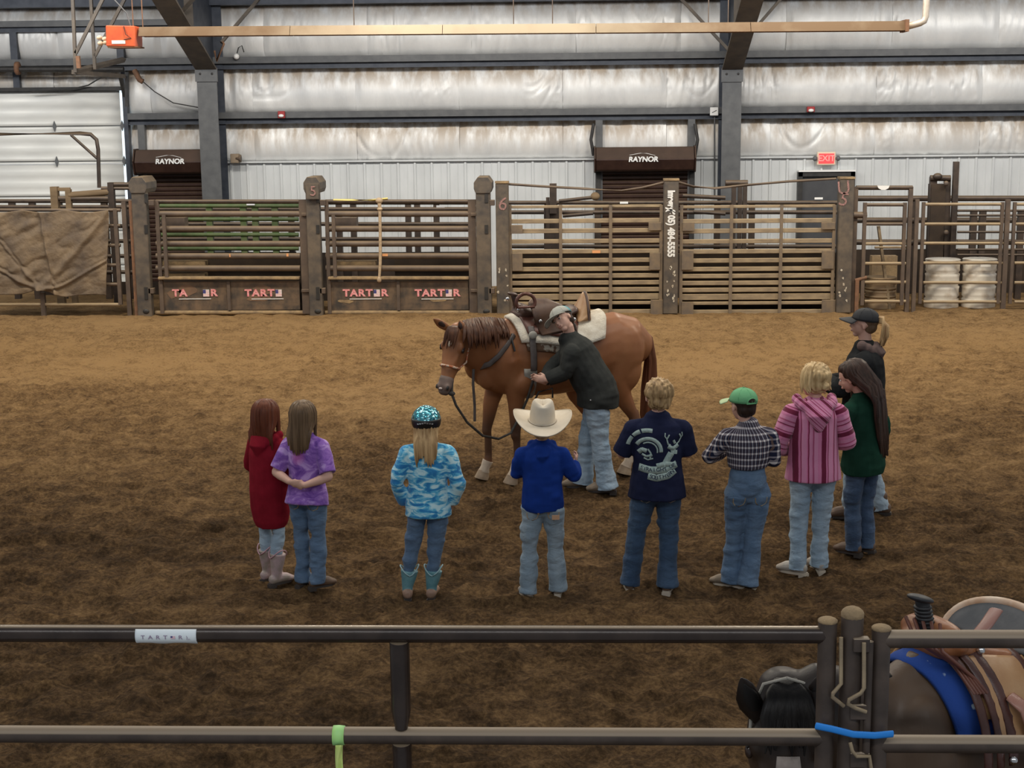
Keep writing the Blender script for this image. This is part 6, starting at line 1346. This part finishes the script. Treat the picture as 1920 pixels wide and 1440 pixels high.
MB().grid(cant(0), 26, 7, cant(-.03)).build('cantle_face', M('grey_suede', (.10, .105, .11), (.15, .15, .15), 9, .9), sd2)
MB().tube([cant(-.012)(k / 26, 1.04) for k in range(27)], .017, 8).build('cantle_binding', M('pale_rawhide_binding', (.50, .32, .20), (.62, .48, .36), 12, .4), sd2)
m_dkl = M('dark_burgundy_leather', (.055, .020, .015), (.09, .035, .025), 9, .35)
for x0, t1, w in ((.345, 1.7, .022), (.29, 1.62, .020), (.23, 1.60, .026), (.02, 1.9, .028)):
    q = MB(); n = 9; q.loft([h2.surf(x0 - .03 * k / n, .25 + (t1 - .25) * k / n, .062 if x0 < .36 else .040) for k in range(n + 1)], [w] * (n + 1), [.006] * (n + 1), U=(1, 0, 0), n=8); q.build('leather_strap', m_dkl, sd2)
q = MB(); q.loft([h2.surf(.18, .95, .07), h2.surf(.16, 1.08, .10), h2.surf(.13, 1.25, .085), h2.surf(.10, 1.5, .08)], [.030] * 4, [.006] * 4, U=(1, 0, 0), n=8); q.build('leather_loop', M('pinkish_brown_leather', (.30, .13, .09), (.38, .19, .14), 9, .35), sd2)
q = MB(); q.loft([V((.20, .10, Z2 + .11)), V((.13, .10, Z2 + .16)), V((.07, .09, Z2 + .20))], [.028] * 3, [.007] * 3, U=(0, 1, 0), n=8); q.build('strap_end', M('dusty_pink_leather', (.30, .15, .12), None, rough=.4, bs=.1), sd2)
for k in range(5):
    MB().tube([V((.37 - .01 * k, -.05 + .03 * k, Z2 + .19)), V((.40, .03 + .03 * k, Z2 + .13)), h2.surf(.37 - .015 * k, .55 + .05 * k, .07), h2.surf(.34 - .015 * k, .9, .065)], .007, 6).build('coiled_string', m_leath_r, sd2)
for x, th in ((.20, .42), (.22, 1.55), (.02, 1.05), (.05, 1.5), (-.10, .62)): MB().ell(h2.surf(x, th, .075), (.016, .016, .016)).build('concho', m_chrome, sd2)
q = MB(); q.ell(h2.surf(-.08, .62, .08), (.05, .03, .035)); q.build('buckle_keeper', m_black, sd2)
for k in range(5): MB().loft([h2.surf(-.10 - .03 * k, .45, .085), h2.surf(-.12 - .03 * k, .75, .085)], .014, .008, U=(1, 0, 0), n=8).build('white_lacing', M('white_lacing', (.62, .52, .46), None, bs=.1) if k == 0 else bpy.data.materials['white_lacing'], sd2)
for k in range(6): q = MB(); c = h2.surf(.05 - .025 * k, 1.62 + .03 * (k % 2), .07); q.tube([c + V((.014 * math.cos(a), .004, .010 * math.sin(a))) for a in [j * PI / 5 for j in range(11)]], .0035, 5); q.build('chain_link', m_chrome, sd2)

def finish():
    from mathutils.bvhtree import BVHTree
    for o in [o for o in COL.objects if o.type == 'FONT']:      # lettering becomes plain mesh, one object per word or letter
        dg = bpy.context.evaluated_depsgraph_get(); me = bpy.data.meshes.new_from_object(o.evaluated_get(dg)); n = bpy.data.objects.new('lettering_mesh', me)
        COL.objects.link(n); n.parent = o.parent; n.matrix_basis = o.matrix_basis.copy(); SWAP[o.name] = n; nm = o.name; bpy.data.objects.remove(o); n.name = nm
SWAP = {}
names = [(o.name, t) for o, t in SNAP]
finalize(); bpy.context.view_layer.update(); finish()
from mathutils.bvhtree import BVHTree
_b = {}
for nm, tgt in names:
    o = SWAP.get(nm) or bpy.data.objects[nm]
    if tgt.name not in _b: _b[tgt.name] = BVHTree.FromPolygons([v.co[:] for v in tgt.data.vertices], [p.vertices[:] for p in tgt.data.polygons])
    B = _b[tgt.name]; mb = o.matrix_basis; mi = mb.inverted(); o.data = o.data
    for v in o.data.vertices:
        w = mb @ v.co; h = B.ray_cast(V((w.x, -2, w.z)), V((0, 1, 0)))[0]
        if h is None: h = V((w.x, -.05, w.z))
        w.y = h.y + w.y; v.co = mi @ w
for o in COL.objects:
    if o.type == 'MESH' and o.data.users == 1: o.data.name = o.name
